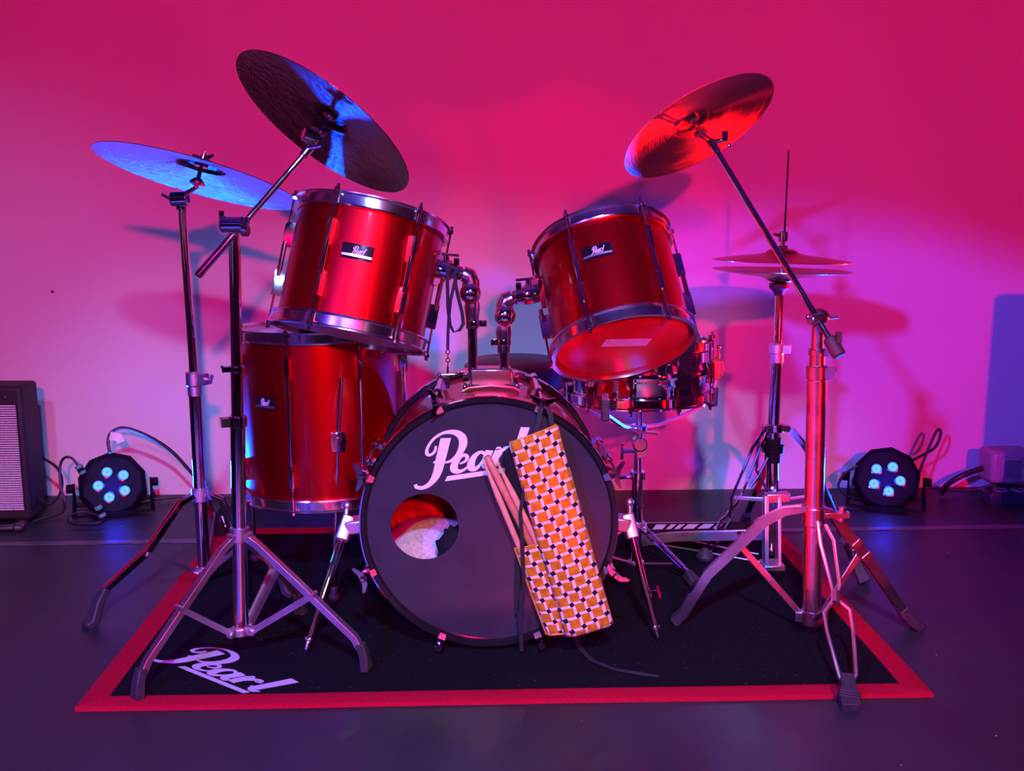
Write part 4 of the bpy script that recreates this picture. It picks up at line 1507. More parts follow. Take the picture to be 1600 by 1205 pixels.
for k, (ft, pp) in enumerate(((FL(1060, 978), ((1255, 793, 2.13), (1195, 812, 2.145), (1105, 896, 2.17), (1078, 940, 2.18))),
                              (FL(1430, 983), ((1290, 797, 2.13), (1310, 815, 2.14), (1365, 885, 2.15), (1412, 955, 2.165))))):
    ft.z = RUG_Z if k == 0 else 0.0
    path = [P(*q) for q in pp]
    path = [path[0], path[0].lerp(path[1], 0.5) + V((0, 0, 0.008)), path[1], path[2], path[3]]
    base = V((ctc.x, ctc.y, 0))
    dn = V((ft.x - ctc.x, ft.y - ctc.y, 0)).normalized()
    sd = V((-dn.y, dn.x, 0))
    m = MB()
    vert = (path[3] - path[2]).cross(sd).normalized()
    m.strip(path, sd, 0.020, 0.003)
    for s in (-1, 1):
        m.strip([p + sd * (0.010 * s) - vert * 0.002 for p in path], vert, [0.014, 0.018, 0.021, 0.021, 0.018], 0.0022)
    m.cyl(path[0] - sd * 0.014, path[0] + sd * 0.014, 0.0065, n=10)
    for t_ in (0.08, 0.36):
        q = path[2].lerp(path[3], t_ if k == 0 else t_ + 0.40)
        m.strip([q - (path[3] - path[2]).normalized() * 0.007, q + (path[3] - path[2]).normalized() * 0.007], sd, 0.026, 0.024)
    lg = part('leg', m, CHROME_DULL, sc_)
    m = MB()
    m.strip([path[-1] - (path[-1] - path[-2]).normalized() * 0.012, path[-1].lerp(ft, 0.45), ft + V((0, 0, 0.012)), ft + V((0, 0, 0.003)) + dn * 0.012], sd, [0.024, 0.030, 0.036, 0.034], 0.024)
    part('rubber_foot', m, RUBBER, lg, bevel=0.004)
    m = MB()
    q = path[2].lerp(path[3], 0.45 if k == 0 else 0.65)
    m.strip([cbb + dn * 0.02, q], dn.cross(sd) + dn * 0.5, 0.014, 0.006)
    m.box((0, 0, 0), (0.026, 0.020, 0.022), frame(cbb + dn * 0.022, (0, 0, 1), dn))
    part('brace', m, CHROME_DULL, sc_, bevel=0.001)
# front leg made of bent wire
ft = FL(1327, 1112)
m = MB()
for wire in ([(1278, 815, 2.105), (1282, 850, 2.09), (1300, 918, 2.02), (1304, 935, 2.00), (1288, 958, 1.975), (1292, 985, 1.95), (1312, 1058, 1.855), (1320, 1068, 1.845)],
             [(1290, 820, 2.105), (1303, 845, 2.08), (1312, 915, 2.02), (1306, 935, 2.00), (1328, 953, 1.975), (1333, 985, 1.95), (1338, 1055, 1.855), (1330, 1068, 1.845)]):
    m.tube([P(*q) for q in wire], 0.0042, 8)
m.cyl(P(1305, 925, 2.005), P(1305, 942, 1.985), 0.009, n=12)
lg = part('leg', m, CHROME_WORN, sc_, 'bent wire leg')
m = MB()
f0, f1 = P(1325, 1062, 1.85), FL(1327, 1108)
f1.z = 0.010
m.strip([f0 + V((0, 0.01, 0.004)), f0.lerp(f1, 0.45), f0.lerp(f1, 0.5), f0.lerp(f1, 0.72), f1 + V((0, -0.004, 0)), f1 + V((0, -0.012, -0.002))], (1, 0, 0), [0.026, 0.031, 0.036, 0.035, 0.038, 0.036], 0.018)
for t_ in (0.55, 0.66, 0.77):
    q = f0.lerp(f1, t_)
    m.strip([q, q + (f1 - f0).normalized() * 0.004], (1, 0, 0), 0.041, 0.023)
part('rubber_foot', m, RUBBER, lg, bevel=0.002)
m = MB()
m.strip([cbb + V((0.0, -0.02, 0)), P(1306, 935, 2.0)], (1, 0, 0), 0.012, 0.005)
part('brace', m, CHROME_DULL, sc_)

# ---- hi-hat stand
hs = thing('hi_hat_stand', (0.787, 2.64, 0), 'chrome hi-hat stand with a lettered footboard standing behind the red-lit boom stand', 'stand')
hp_ = lambda px, y: P(px, y, 2.65)
m = MB()
m.cyl(hp_(1232, 235), hp_(1224, 400), 0.0030, n=8)
m.cyl(hp_(1224, 400), hp_(1218, 460), 0.0035, n=8)
part('pull_rod', m, CHROME, hs)
m = MB()
cl_ = hp_(1223, 370)
m.cyl(cl_ - V((0, 0, 0.012)), cl_ + V((0, 0, 0.014)), 0.0135, n=14, rnd=0.002)
m.tube([cl_, cl_ + V((-0.028, -0.01, 0.008))], 0.004, 8)
m.cyl(cl_ - V((0, 0, 0.030)), cl_ - V((0, 0, 0.012)), 0.006, n=12)
part('clutch', m, CHROME, hs)
m = MB()
m.cyl(hp_(1223, 396), hp_(1223, 384), 0.0125, n=14, rnd=0.002)
m.lathe([(0, 0), (0.011, 0), (0.017, 0.012), (0.026, 0.020), (0.026, 0.032), (0, 0.034)], frame(hp_(1217, 462), (0, 0, 1)), 20)
part('felt_seat', m, RUBBER, hs, 'black cymbal seat and felt')
m = MB()
m.cyl(hp_(1207, 690), hp_(1215, 545), 0.0150, n=20)
m.cyl(hp_(1215, 545), hp_(1218, 455), 0.0110, n=18)
m.cyl(hp_(1205, 880), hp_(1207, 700), 0.0165, n=20)
part('pole', m, CHROME, hs)
m = MB()
collar(m, hp_(1214, 545), (0, 0, 1), 0.0200, 0.026, (0.9, -0.4, 0), 0.012)
m.cyl(hp_(1214, 566), hp_(1214, 552), 0.0175, n=18)
part('height_clamp', m, CHROME_WORN, hs)
m = MB()
m.lathe([(0, 0), (0.021, 0), (0.021, 0.026), (0.028, 0.028), (0.029, 0.046), (0.021, 0.050), (0.021, 0.066), (0, 0.066)], frame(hp_(1207, 722), (0, 0, 1)), 22)
part('spring_housing', m, BLACK_PLASTIC, hs)
m = MB()
m.cyl(hp_(1211, 675), hp_(1211, 662), 0.023, n=20, rnd=0.002)
lc = hp_(1211, 668)
m.box(lc + V((-0.02, -0.008, 0)), (0.03, 0.024, 0.016))
m.box(lc + V((0.02, -0.008, 0)), (0.03, 0.024, 0.016))
part('leg_collar', m, CHROME, hs, bevel=0.002)
m = MB()
for off in (0, 1):
    m.tube([P(1196 + 6 * off, 670, 2.63), P(1176 + 12 * off, 700, 2.63), P(1143 + 14 * off, 778, 2.655), P(1144 + 4 * off, 790, 2.66), P(1136 + 3 * off, 805, 2.665), P(1127 + 16 * off, 812, 2.67), P(1102 + 10 * off, 860, 2.69), P(1103, 868, 2.69)], 0.0042, 8)
lg = part('leg', m, CHROME, hs, 'bent wire leg')
m = MB()
f_ = FL(1098, 905, RUG_Z)
m.tube([P(1104, 866, 2.69), P(1100, 890, 2.66)], 0.003, 8)
m.lathe([(0, 0), (0.022, 0), (0.024, 0.008), (0.018, 0.02), (0.008, 0.03), (0, 0.03)], frame(V((P(1098, 900, 2.66).x, 2.64, RUG_Z)), (0, 0, 1)), 16)
part('rubber_foot', m, RUBBER, lg)
m = MB()
pth = [P(1224, 668, 2.65), P(1240, 670, 2.64), P(1266, 700, 2.62), P(1300, 785, 2.56), P(1340, 880, 2.485)]
m.strip(pth, [V((0.4, 0.9, 0))] * 5, [0.012, 0.016, 0.016, 0.016, 0.014], 0.004)
m.strip([p + V((-0.008, 0.004, -0.004)) for p in pth], [V((0.6, -0.3, 0.5))] * 5, 0.015, 0.003)
lg = part('leg', m, CHROME, hs)
m = MB()
ff = FL(1352, 912)
m.strip([P(1336, 872, 2.49), P(1343, 892, 2.475), ff + V((0, 0, 0.004))], (0.9, -0.3, 0), [0.022, 0.028, 0.034], 0.024)
part('rubber_foot', m, RUBBER, lg, bevel=0.003)
m = MB()
pb = V((0.80, 2.93, RUG_Z))
m.strip([P(1212, 668, 2.67), P(1214, 690, 2.72), V((0.80, 2.90, 0.06)), V((0.80, 2.925, 0.03))], (1, 0, 0), 0.018, 0.006)
lg = part('leg', m, CHROME, hs)
m = MB()
m.strip([V((0.80, 2.905, 0.05)), pb + V((0, 0, 0.004))], (1, 0, 0), [0.022, 0.032], 0.02)
part('rubber_foot', m, RUBBER, lg, bevel=0.003)
m = MB()
m.strip([P(1190, 745, 2.64), P(1176, 756, 2.65), P(1186, 742, 2.66), P(1196, 722, 2.66)], (0, 1, 0), 0.008, 0.004)
m.tube([P(1185, 690, 2.64), P(1182, 735, 2.64), P(1198, 765, 2.64)], 0.004, 8)
m.tube([P(1200, 715, 2.64), P(1184, 745, 2.64), P(1172, 760, 2.64)], 0.004, 8)
part('brace', m, DARK_STEEL, hs)
# frame and footboard
m = MB()
fx = P(1207, 880, 2.60)
m.strip([P(1196, 775, 2.61), P(1196, 895, 2.565)], (1, 0, 0), 0.012, 0.03)
m.strip([P(1216, 775, 2.61), P(1216, 890, 2.565)], (1, 0, 0), 0.010, 0.03)
m.strip([P(1190, 886, 2.575), P(1222, 884, 2.575)], (0, 1, 0), 0.06, 0.022)
m.strip([P(1196, 778, 2.61), P(1232, 776, 2.61)], (0, 1, 0), 0.03, 0.024)
m.strip([P(1196, 781, 2.61), P(1146, 778, 2.64)], (0, 0, 1), 0.012, 0.004)
m.strip([P(1232, 780, 2.60), P(1290, 772, 2.58)], (0, 0, 1), 0.010, 0.004)
part('pedal_frame', m, CHROME_WORN, hs, bevel=0.002)
fb = [FL(1022, 868, 0.02), FL(1190, 838, 0.055), FL(1112, 843, 0.070), FL(1030, 826, 0.05)]
heel0, heel1 = V((0.455, 2.78, 0.035)), V((0.47, 2.885, 0.035))
toe0, toe1 = V((0.715, 2.62, 0.092)), V((0.745, 2.70, 0.092))
m = MB()
nseg = 8
top = []
for i in range(nseg + 1):
    t = i / nseg
    a, b = heel0.lerp(toe0, t), heel1.lerp(toe1, t)
    top += [a, b, a - V((0, 0, 0.010)), b - V((0, 0, 0.010))]
fs = []
for i in range(nseg):
    k = 4 * i
    fs += [(k, k + 4, k + 5, k + 1), (k + 2, k + 3, k + 7, k + 6), (k, k + 2, k + 6, k + 4), (k + 1, k + 5, k + 7, k + 3)]
fs += [(0, 1, 3, 2), (4 * nseg, 4 * nseg + 2, 4 * nseg + 3, 4 * nseg + 1)]
m.add(top, fs)
board = part('footboard', m, BLACK_PLASTIC, hs, smooth=False)
m = MB()
Mf = Matrix()
ux = (toe0 - heel0)
uy = (heel1 - heel0)


def onboard(x, y, l=0.0008):
    a = heel0.lerp(toe0, x)
    b = heel1.lerp(toe1, x)
    return a.lerp(b, y) + V((0, 0, l))


def bq(x0, y0, x1, y1, sl=0.0):
    m.add([onboard(x0, y0), onboard(x1, y0), onboard(x1 + sl, y1), onboard(x0 + sl, y1)], [(0, 1, 2, 3)])


bq(0.06, 0.93, 0.86, 0.97)
bq(0.06, 0.10, 0.09, 0.95)
for x, w, sl in ((0.14, 0.10, 0.04), (0.27, 0.05, 0.05), (0.35, 0.05, 0.05), (0.43, 0.10, 0.05), (0.57, 0.10, 0.05), (0.71, 0.05, 0.04)):
    bq(x, 0.32, x + w, 0.78, sl)
part('board_lettering', m, PRINT, board, 'pale block lettering', smooth=False)
m = MB()
m.strip([heel0 + V((-0.015, -0.008, -0.022)), heel0.lerp(toe0, 0.35) + V((0, -0.01, -0.008)), toe0 + V((0.05, -0.02, -0.004))], (0, 0, 1), [0.035, 0.028, 0.030], 0.008)
m.strip([V((0.44, 2.80, 0.012)), V((0.755, 2.60, 0.012))], (0, 1, 0), 0.006, 0.005)
m.strip([V((0.46, 2.88, 0.012)), V((0.77, 2.66, 0.012))], (0, 1, 0), 0.006, 0.005)
m.box((0.465, 2.835, 0.016), (0.06, 0.11, 0.018))
part('heel_plate', m, CHROME_WORN, hs, bevel=0.002)

# ------------------------------------------------------------------ throne behind the kit
th = thing('drum_throne', (0.115, 3.02, 0), 'round black padded drum stool half hidden behind the bass drum', 'stool')
tc = P(806, 600, 3.0)
m = MB()
m.lathe([(0, -0.052), (0.135, -0.052), (0.152, -0.042), (0.158, -0.015), (0.152, 0.018), (0.13, 0.034), (0, 0.040)], Matrix.Translation((tc.x, 3.02, P(0, 585, 3.0).z)), 48)
part('seat', m, simple('black_vinyl', (0.02, 0.017, 0.022), 0.4, nscale=30, nstr=0.2, bump=0.2, bscale=200), th)
m = MB()
zs = P(0, 585, 3.0).z - 0.05
m.cyl((tc.x, 3.02, 0.14), (tc.x, 3.02, zs), 0.0125, n=16)
part('post', m, CHROME, th)
for k in range(3):
    a = R(90 + 120 * k)
    d_ = V((math.cos(a), math.sin(a), 0))
    m = MB()
    m.strip([V((tc.x, 3.02, 0.24)) + d_ * 0.02, V((tc.x, 3.02, 0.02)) + d_ * 0.22], d_.cross(V((0, 0, 1))), 0.018, 0.008)
    lg = part('leg', m, CHROME, th)
    m = MB()
    m.box(V((tc.x, 3.02, 0.0)) + d_ * 0.225 + V((0, 0, 0.0145)), (0.03, 0.03, 0.029))
    part('rubber_foot', m, RUBBER, lg, bevel=0.004)

# ------------------------------------------------------------------ stick bag, sticks and straps
bag = thing('stick_bag', P(880, 830, 2.05), 'drumstick bag in gold, white and black tile print hanging open on the bass drum', 'bag')


def panel(corners, uv_rect, bulge, n=(10, 30), wav=0.0):
    tl, tr, br, bl = [V(c) for c in corners]
    m = MB()
    nu, nv = n
    vs, uv, fs = [], [], []
    w = ((tr - tl).length + (br - bl).length) / 2
    l = ((bl - tl).length + (br - tr).length) / 2
    for j in range(nv + 1):
        for i in range(nu + 1):
            s, t = i / nu, j / nv
            p = tl.lerp(tr, s).lerp(bl.lerp(br, s), t)
            p += V((0, -bulge * (4 * s * (1 - s)) ** 0.5 + wav * noise.noise(V((s * 3, t * 9, 2))), 0))
            vs.append(p)
            uv.append((uv_rect[0] + s * w, uv_rect[1] - t * l))
    for j in range(nv):
        for i in range(nu):
            k = j * (nu + 1) + i
            fs.append((k, k + nu + 1, k + nu + 2, k + 1))
    m.add(vs, fs)
    m.uv = uv
    return m


def edge_of(m, n):
    nu, nv = n
    idx = [i for i in range(nu + 1)] + [j * (nu + 1) + nu for j in range(1, nv + 1)] + [nv * (nu + 1) + i for i in range(nu - 1, -1, -1)] + [j * (nu + 1) for j in range(nv - 1, 0, -1)]
    return [m.v[i] for i in idx]


yF = 2.040
main = panel([P(797, 691, yF), P(868, 664, yF), P(956, 974, yF - 0.012), P(886, 993, yF - 0.012)], (0.003, 0.0), 0.010, (12, 40), 0.004)
ed = edge_of(main, (12, 40))
o = part('flap', main, FABRIC, bag, 'printed flap hanging in front', angle=80)
s_ = o.modifiers.new('thickness', 'SOLIDIFY')
s_.thickness = 0.007
s_.offset = 1
part('binding', MB().tube(ed, 0.0022, 6, closed=True), GOLD_EDGE, o)
lin = panel([P(802, 690, yF + 0.018), P(860, 668, yF + 0.018), P(950, 972, yF + 0.010), P(852, 990, yF + 0.010)], (0, 0), 0.004, (8, 24), 0.002)
o = part('lining', lin, CLOTH_BLACK, bag, 'black lining behind the sticks', angle=80)
s_ = o.modifiers.new('thickness', 'SOLIDIFY')
s_.thickness = 0.004
lin = panel([P(786, 706, yF + 0.012), P(803, 692, yF + 0.012), P(856, 850, yF + 0.010), P(806, 858, yF + 0.010)], (0, 0), 0.002, (6, 16), 0.002)
o = part('lining', lin, CLOTH_BLACK, bag, 'black lining behind the sticks', angle=80)
s_ = o.modifiers.new('thickness', 'SOLIDIFY')
s_.thickness = 0.003
pk = panel([P(804, 857, yF + 0.004), P(858, 842, yF + 0.004), P(896, 985, yF - 0.002), P(853, 990, yF - 0.002)], (0.011, -0.005), 0.012, (8, 20), 0.003)
ed = edge_of(pk, (8, 20))
o = part('pocket', pk, FABRIC, bag, 'printed pocket holding the sticks', angle=80)
s_ = o.modifiers.new('thickness', 'SOLIDIFY')
s_.thickness = 0.003
part('binding', MB().tube(ed, 0.002, 6, closed=True), GOLD_EDGE, o)
m = MB()
cw = P(849, 634, BF - 0.012)
m.strip([cw + V((-0.006, 0.004, 0.004)), P(843, 652, BF - 0.02), P(838, 676, yF + 0.010)], (1, 0, 0), 0.010, 0.002)
m.strip([cw + V((0.006, 0.004, 0.004)), P(860, 648, BF - 0.02), P(864, 672, yF + 0.010)], (1, 0, 0), 0.010, 0.002)
part('hanging_strap', m, WEBBING, bag)
m = MB()
m.strip([P(821, 690, yF - 0.003), P(820, 762, yF - 0.010), P(813, 800, yF - 0.012), P(816, 850, yF - 0.014), P(819, 930, yF - 0.008), P(812, 960, yF - 0.004), P(815, 1018, yF + 0.012)],
        [V((1, 0.1, 0)), V((1, 0.2, 0)), V((0.7, 0.6, 0)), V((1, 0.2, 0)), V((0.7, 0.5, 0)), V((0.9, 0.2, 0)), V((1, 0, 0))], 0.0085, 0.0015)
part('tie_strap', m, WEBBING, bag)
m = MB()
m.strip([P(812, 858, yF + 0.02), P(808, 900, yF + 0.024), P(806, 960, yF + 0.03)], (1, 0.3, 0), [0.008, 0.009, 0.006], 0.0015)
part('tie_strap', m, WEBBING, bag)
m = MB()
fl_ = [P(895, 985, yF - 0.006)] + [FL(x, y, RUG_Z + 0.004) for x, y in ((905, 1012), (925, 1032), (960, 1046), (1000, 1053), (1030, 1057))]
m.strip(fl_, [V((1, 0.2, 0)), V((0.8, 0.5, 0)), V((0.6, 0.8, 0)), V((0.3, 0.9, 0)), V((0.2, 0.5, 0.6)), V((0.1, 0.3, 0.9))], [0.011, 0.011, 0.011, 0.010, 0.007, 0.004], 0.0015)
part('tie_strap', m, WEBBING, bag)


def stick(tip, butt, mat, label, bead, yt, yb, r=0.0070):
    a, b = P(*tip, yt), P(*butt, yb)
    d_ = (a - b).normalized()
    L = 0.405
    b = a - d_ * (a - b).length * 1.02
    n = (a - b).length
    if bead:
        prof = [(0, 0), (r * 0.8, 0.001), (r, 0.004), (r, n - 0.075), (r * 0.42, n - 0.012), (r * 0.36, n - 0.009), (r * 0.6, n - 0.006), (r * 0.62, n - 0.003), (r * 0.3, n), (0, n)]
    else:
        prof = [(0, 0), (r * 0.8, 0.001), (r, 0.004), (r, n - 0.004), (r * 0.75, n - 0.001), (0, n)]
    m = MB().lathe(prof, frame(b, d_), 18)
    return solo('drumstick', m, mat, label, 'drumstick', 'drumsticks in the open bag')


stick((760, 712), (836, 864), WOOD_DARK, 'reddish drumstick with a blunt end up, in the middle of the bag pocket', False, yF + 0.004, yF + 0.010, 0.0078)
stick((756, 722), (816, 866), WOOD, 'pale drumstick lowest on the outer side of the bag pocket', True, yF - 0.008, yF + 0.002, 0.0064)
stick((777, 722), (843, 856), WOOD, 'pale drumstick with a small bead tip next to the black lining', True, yF - 0.004, yF + 0.006, 0.0066)

# ------------------------------------------------------------------ drum key on its lanyard
ky = thing('drum_key', P(700, 590, 2.25), 'drum key hanging on a black looped lanyard from the left tom arm', 'drum key')
yl = 2.222
m = MB()
m.strip([P(703, 408, yl + 0.05), P(700, 418, yl + 0.012), P(699, 440, yl), P(700, 480, yl), P(703, 508, yl), P(709, 519, yl), P(718, 516, yl), P(724, 506, yl), P(722, 488, yl), P(716, 465, yl), P(712, 445, yl), P(711, 430, yl + 0.012), P(710, 412, yl + 0.05)],
        V((0.8, -0.6, 0)), 0.0085, 0.0018)
m.strip([P(711, 438, yl), P(704, 470, yl + 0.003), P(701, 500, yl + 0.002), P(700, 522, yl + 0.002), P(699.5, 546, yl + 0.002)], V((1, 0, 0)), 0.0070, 0.0018)
part('lanyard', m, WEBBING, ky)
m = MB()
for i, y in enumerate((550, 556.5, 563, 569.5)):
    c_ = P(699.7, y, yl + 0.002)
    m.torus(frame(c_, (1, 0, 0) if i % 2 else (0, 1, 0)), 0.0044, 0.0011, 12, 6)
part('chain', m, CHROME, ky)
m = MB()
m.tube([P(699.6, 573, yl + 0.002), P(699.4, 604, yl + 0.002)], 0.0026, 8)
m.tube([P(688, 586.5, yl + 0.002), P(712, 585, yl + 0.002)], 0.0034, 8)
m.ball(P(687, 586.5, yl + 0.002), 0.005, 8)
m.ball(P(713, 585, yl + 0.002), 0.005, 8)
m.tube([P(699.4, 592, yl + 0.002), P(699.4, 607, yl + 0.002)], 0.0042, 4)
part('key', m, DARK_STEEL, ky)

# ------------------------------------------------------------------ floor par lights
led_me = None


def par_light(c, nrm, spin, label, watts, half, aim):
    M = frame(c, nrm, (1, 0, 0)) @ Matrix.Rotation(spin, 4, 'Z')
    t = thing('par_light', (c.x, c.y, 0), label, 'stage light', 'floor par lights with five blue lamps')
    m = MB()
    Ro = 0.104
    n8 = 10
    prof = [(0, -0.075), (0.060, -0.075), (0.088, -0.060), (Ro, -0.030), (Ro, 0.0), (Ro - 0.012, 0.010), (0.088, 0.006), (0, 0.002)]
    m.lathe(prof, M, n8)
    part('housing', m, BLACK_PLASTIC, t, angle=20)
    for k in range(5):
        a = R(90 + 72 * k)
        W = M @ Matrix.Translation((0.042 * math.cos(a), 0.042 * math.sin(a), 0.006))
        global led_me
        if led_me is None:
            led_me = MB().lathe([(0, 0.0035), (0.008, 0.003), (0.0160, 0.0005), (0.0160, -0.004)], None, 20).mesh('lamp_lens')
            led_me.materials.append(LED)
        ring = part('lamp_ring', MB().lathe([(0.0160, -0.003), (0.0200, -0.003), (0.0200, 0.001), (0.0160, 0.0015)], W, 20), BLACK_GLOSS, t)
        part_at('lamp_lens', led_me, ring, W)
    # bracket: U frame resting on the floor
    sx = M.to_3x3() @ V((1, 0, 0))
    sx.z = 0
    sx.normalize()
    fw = V((nrm.x, nrm.y, 0)).normalized()
    if fw.cross(V((0, 0, 1))).dot(sx) < 0:
        pass
    side = V((-fw.y, fw.x, 0))
    for ofs in (0.085, -0.050):
        m = MB()
        ends = []
        for s in (-1, 1):
            hinge = c + side * (s * 0.114) - nrm * 0.02
            ends.append([hinge + V((0, 0, 0.012)), hinge, V((hinge.x, hinge.y, 0.012)) + fw * ofs])
        path = [ends[0][0], ends[0][1], ends[0][2], ends[1][2], ends[1][1], ends[1][0]]
        m.strip(path, [V(fw)] * 6, 0.030, 0.006)
        part('yoke', m, BLACK_PLASTIC, t)
    for s in (-1, 1):
        hinge = c + side * (s * 0.116) - nrm * 0.02
        part('yoke_knob', MB().cyl(hinge, hinge + side * (s * 0.02), 0.014, n=10, rnd=0.003), BLACK_PLASTIC, t)
    gl = bpy.data.lights.new('lens_glow', 'POINT')
    gl.color, gl.energy, gl.shadow_soft_size = (0.01, 0.02, 1.0), 0.8, 0.02
    go = bpy.data.objects.new('lens_glow', gl)
    go.location = c + nrm * 0.045
    COL.objects.link(go)
    spot('par_beam', c + nrm * 0.03, aim, (0.0, 0.042, 1.0), watts, half, 0.5, 0.045)
    return t


pl_c, pr_c = P(176, 757, 3.17), P(1385, 748, 3.14)
par_light(pl_c, V((0.28, -0.80, 0.34)).normalized(), R(27), 'black par light with blue lamps on the floor beside the amplifier', 330, 40, (-0.45, 2.3, 1.05))
par_light(pr_c, V((-0.30, -0.80, 0.34)).normalized(), R(-32), 'black par light with blue lamps on the floor by the plug box', 260, 40, (0.55, 2.3, 1.0))

# ------------------------------------------------------------------ amplifier at the left edge
am = thing('guitar_amplifier', (-1.56, 3.15, 0), 'black guitar amplifier with a silver ribbed grille at the left edge of the stage', 'amplifier')
AXR, AYF = P(40, 700, 3.03).x, 3.03
AT = P(30, 604, 3.03).z
AXL = AXR - 0.44
m = MB()
m.box(((AXL + AXR) / 2, AYF + 0.06, (AT + 0.016) / 2), (AXR - AXL, 0.12, AT - 0.016))
part('cabinet', m, TOLEX, am, bevel=0.012)
m = MB()
gz0, gz1 = P(20, 797, AYF).z, P(20, 632, AYF).z
gx1 = P(32, 700, AYF).x
m.box(((AXL + 0.03 + gx1) / 2, AYF - 0.001, (gz0 + gz1) / 2), (gx1 - AXL - 0.03, 0.006, gz1 - gz0))
gp = part('grille', m, CLOTH_BLACK, am)
m = MB()
nrib = 46
for i in range(nrib):
    z = gz0 + (gz1 - gz0) * (i + 0.5) / nrib
    m.box(((AXL + 0.03 + gx1) / 2, AYF - 0.005, z), (gx1 - AXL - 0.034, 0.004, (gz1 - gz0) / nrib * 0.55))
rb = part('grille_rib', m, GRILLE, gp, smooth=False)
rb['kind'] = 'stuff'
for (x, y) in ((7, 622), (22, 798)):
    q = P(x, y, AYF - 0.004)
    part('screw', MB().lathe([(0, 0.004), (0.004, 0.003), (0.0055, 0)], frame(q, (0, -1, 0)), 12), CHROME, am)
for x in (AXL + 0.04, AXR - 0.04):
    for y in (0.03, 0.095):
        part('foot', MB().cyl((x, AYF + y, 0.0), (x, AYF + y, 0.016), 0.016, n=12), RUBBER, am)
hd = MB()
hd.strip([(AXL + 0.12, AYF + 0.06, AT), (AXL + 0.14, AYF + 0.06, AT + 0.022), (AXR - 0.14, AYF + 0.06, AT + 0.022), (AXR - 0.12, AYF + 0.06, AT)], (0, 1, 0), 0.024, 0.006)
part('handle', hd, RUBBER, am)

m = MB()
a_, b_ = FL(-30, 827, 0.012), FL(22, 825, 0.012)
m.cyl(a_, b_, 0.0105, n=14)
m.cyl(b_, b_ + (b_ - a_).normalized() * 0.03, 0.0155, n=16, rnd=0.006)
solo('microphone', m, DARK_STEEL, 'grey handheld microphone lying on the floor in front of the amplifier', 'microphone')


# ------------------------------------------------------------------ cables
def smooth_path(pts, sub=6):
    n = len(pts)
    out = []
    for i in range(n - 1):
        p0, p1, p2, p3 = pts[max(i - 1, 0)], pts[i], pts[i + 1], pts[min(i + 2, n - 1)]
        for s in range(sub):
            t = s / sub
            out.append(0.5 * ((2 * p1) + (p2 - p0) * t + (2 * p0 - 5 * p1 + 4 * p2 - p3) * t * t + (3 * p1 - p0 - 3 * p2 + p3) * t ** 3))
    out.append(pts[-1])
    return out


def cable(pts, r, label, group=None, name='cable'):
    q = smooth_path([V(p) for p in pts])
    for p in q:
        p.z = max(p.z, r)
    return solo(name, MB().tube(q, r, 8), CABLE, label, 'cable', group)


cable([P(48, 714, 3.2), P(62, 714, 3.18), P(88, 730, 3.14), P(97, 752, 3.12), P(92, 775, 3.10), P(75, 788, 3.06), P(55, 775, 3.10), P(46, 762, 3.15)], 0.0042, 'black cable looping beside the amplifier', 'cables by the amplifier')
cx = cable([P(124, 730, 3.08), P(112, 716, 3.08), P(100, 716, 3.08), P(94, 730, 3.08), P(95, 760, 3.06), P(101, 785, 3.05), P(98, 800, 3.05), P(75, 808, 3.03), P(52, 815, 3.02)], 0.0042, 'black signal cable rising from the floor into the left par light', 'cables by the amplifier')
cxl = MB()
cxl.cyl(P(131, 739, 3.08), P(124, 729, 3.08), 0.010, 0.008, n=12, rnd=0.002)
c2 = cable([P(172, 708, 3.12), P(169, 690, 3.13), P(175, 675, 3.14), P(195, 669, 3.15), P(230, 681, 3.16), P(268, 705, 3.18), P(305, 745, 3.20), P(325, 765, 3.22)], 0.0055, 'dark red-brown power cable arching from the left par light', 'cables by the amplifier')
cable([P(160, 808, 3.05), P(128, 800, 3.06), P(108, 808, 3.03), P(112, 818, 3.0), P(150, 818, 3.0), P(165, 812, 3.02)], 0.0042, 'thin black cable coiled under the left par light', 'cables by the amplifier')
cable([P(205, 790, 3.22), P(245, 780, 3.26), P(290, 776, 3.28), P(340, 778, 3.28), P(400, 779, 3.28), P(440, 783, 3.28)], 0.0048, 'black cable running along the foot of the wall', 'cables by the amplifier')
cable([P(1340, 728, 3.16), P(1318, 742, 3.17), P(1310, 760, 3.17), P(1318, 772, 3.15), P(1330, 778, 3.12)], 0.0042, 'black cable curving out beside the right par light', 'cables by the right par light')
cable([P(1424, 720, 3.15), P(1440, 712, 3.16), P(1462, 698, 3.17), P(1470, 676, 3.18), P(1464, 673, 3.18), P(1452, 698, 3.17), P(1440, 728, 3.16), P(1434, 745, 3.14)], 0.0045, 'black cable looping up behind the right par light', 'cables by the right par light')
cable([P(1470, 772, 3.24), P(1480, 758, 3.22), P(1500, 745, 3.2), P(1525, 735, 3.2), P(1550, 728, 3.2)], 0.0095, 'thick black mains cable bending into the grey plug box', 'cables by the right par light')
cable([P(1475, 765, 3.25), P(1520, 766, 3.22), P(1555, 757, 3.2), P(1590, 760, 3.18), P(1640, 762, 3.18)], 0.0055, 'thin black cable lying under the grey plug box', 'cables by the right par light')
m = MB()
q = P(180, 685, 3.125)
m.strip([q + V((-0.015, 0, 0.008)), q + V((0.012, -0.004, 0.004)), q + V((0.018, -0.004, -0.012))], (0, 0.3, 1), 0.026, 0.0015)
solo('cable_label', m, TAPE, 'white tape label on the arching power cable', 'label')
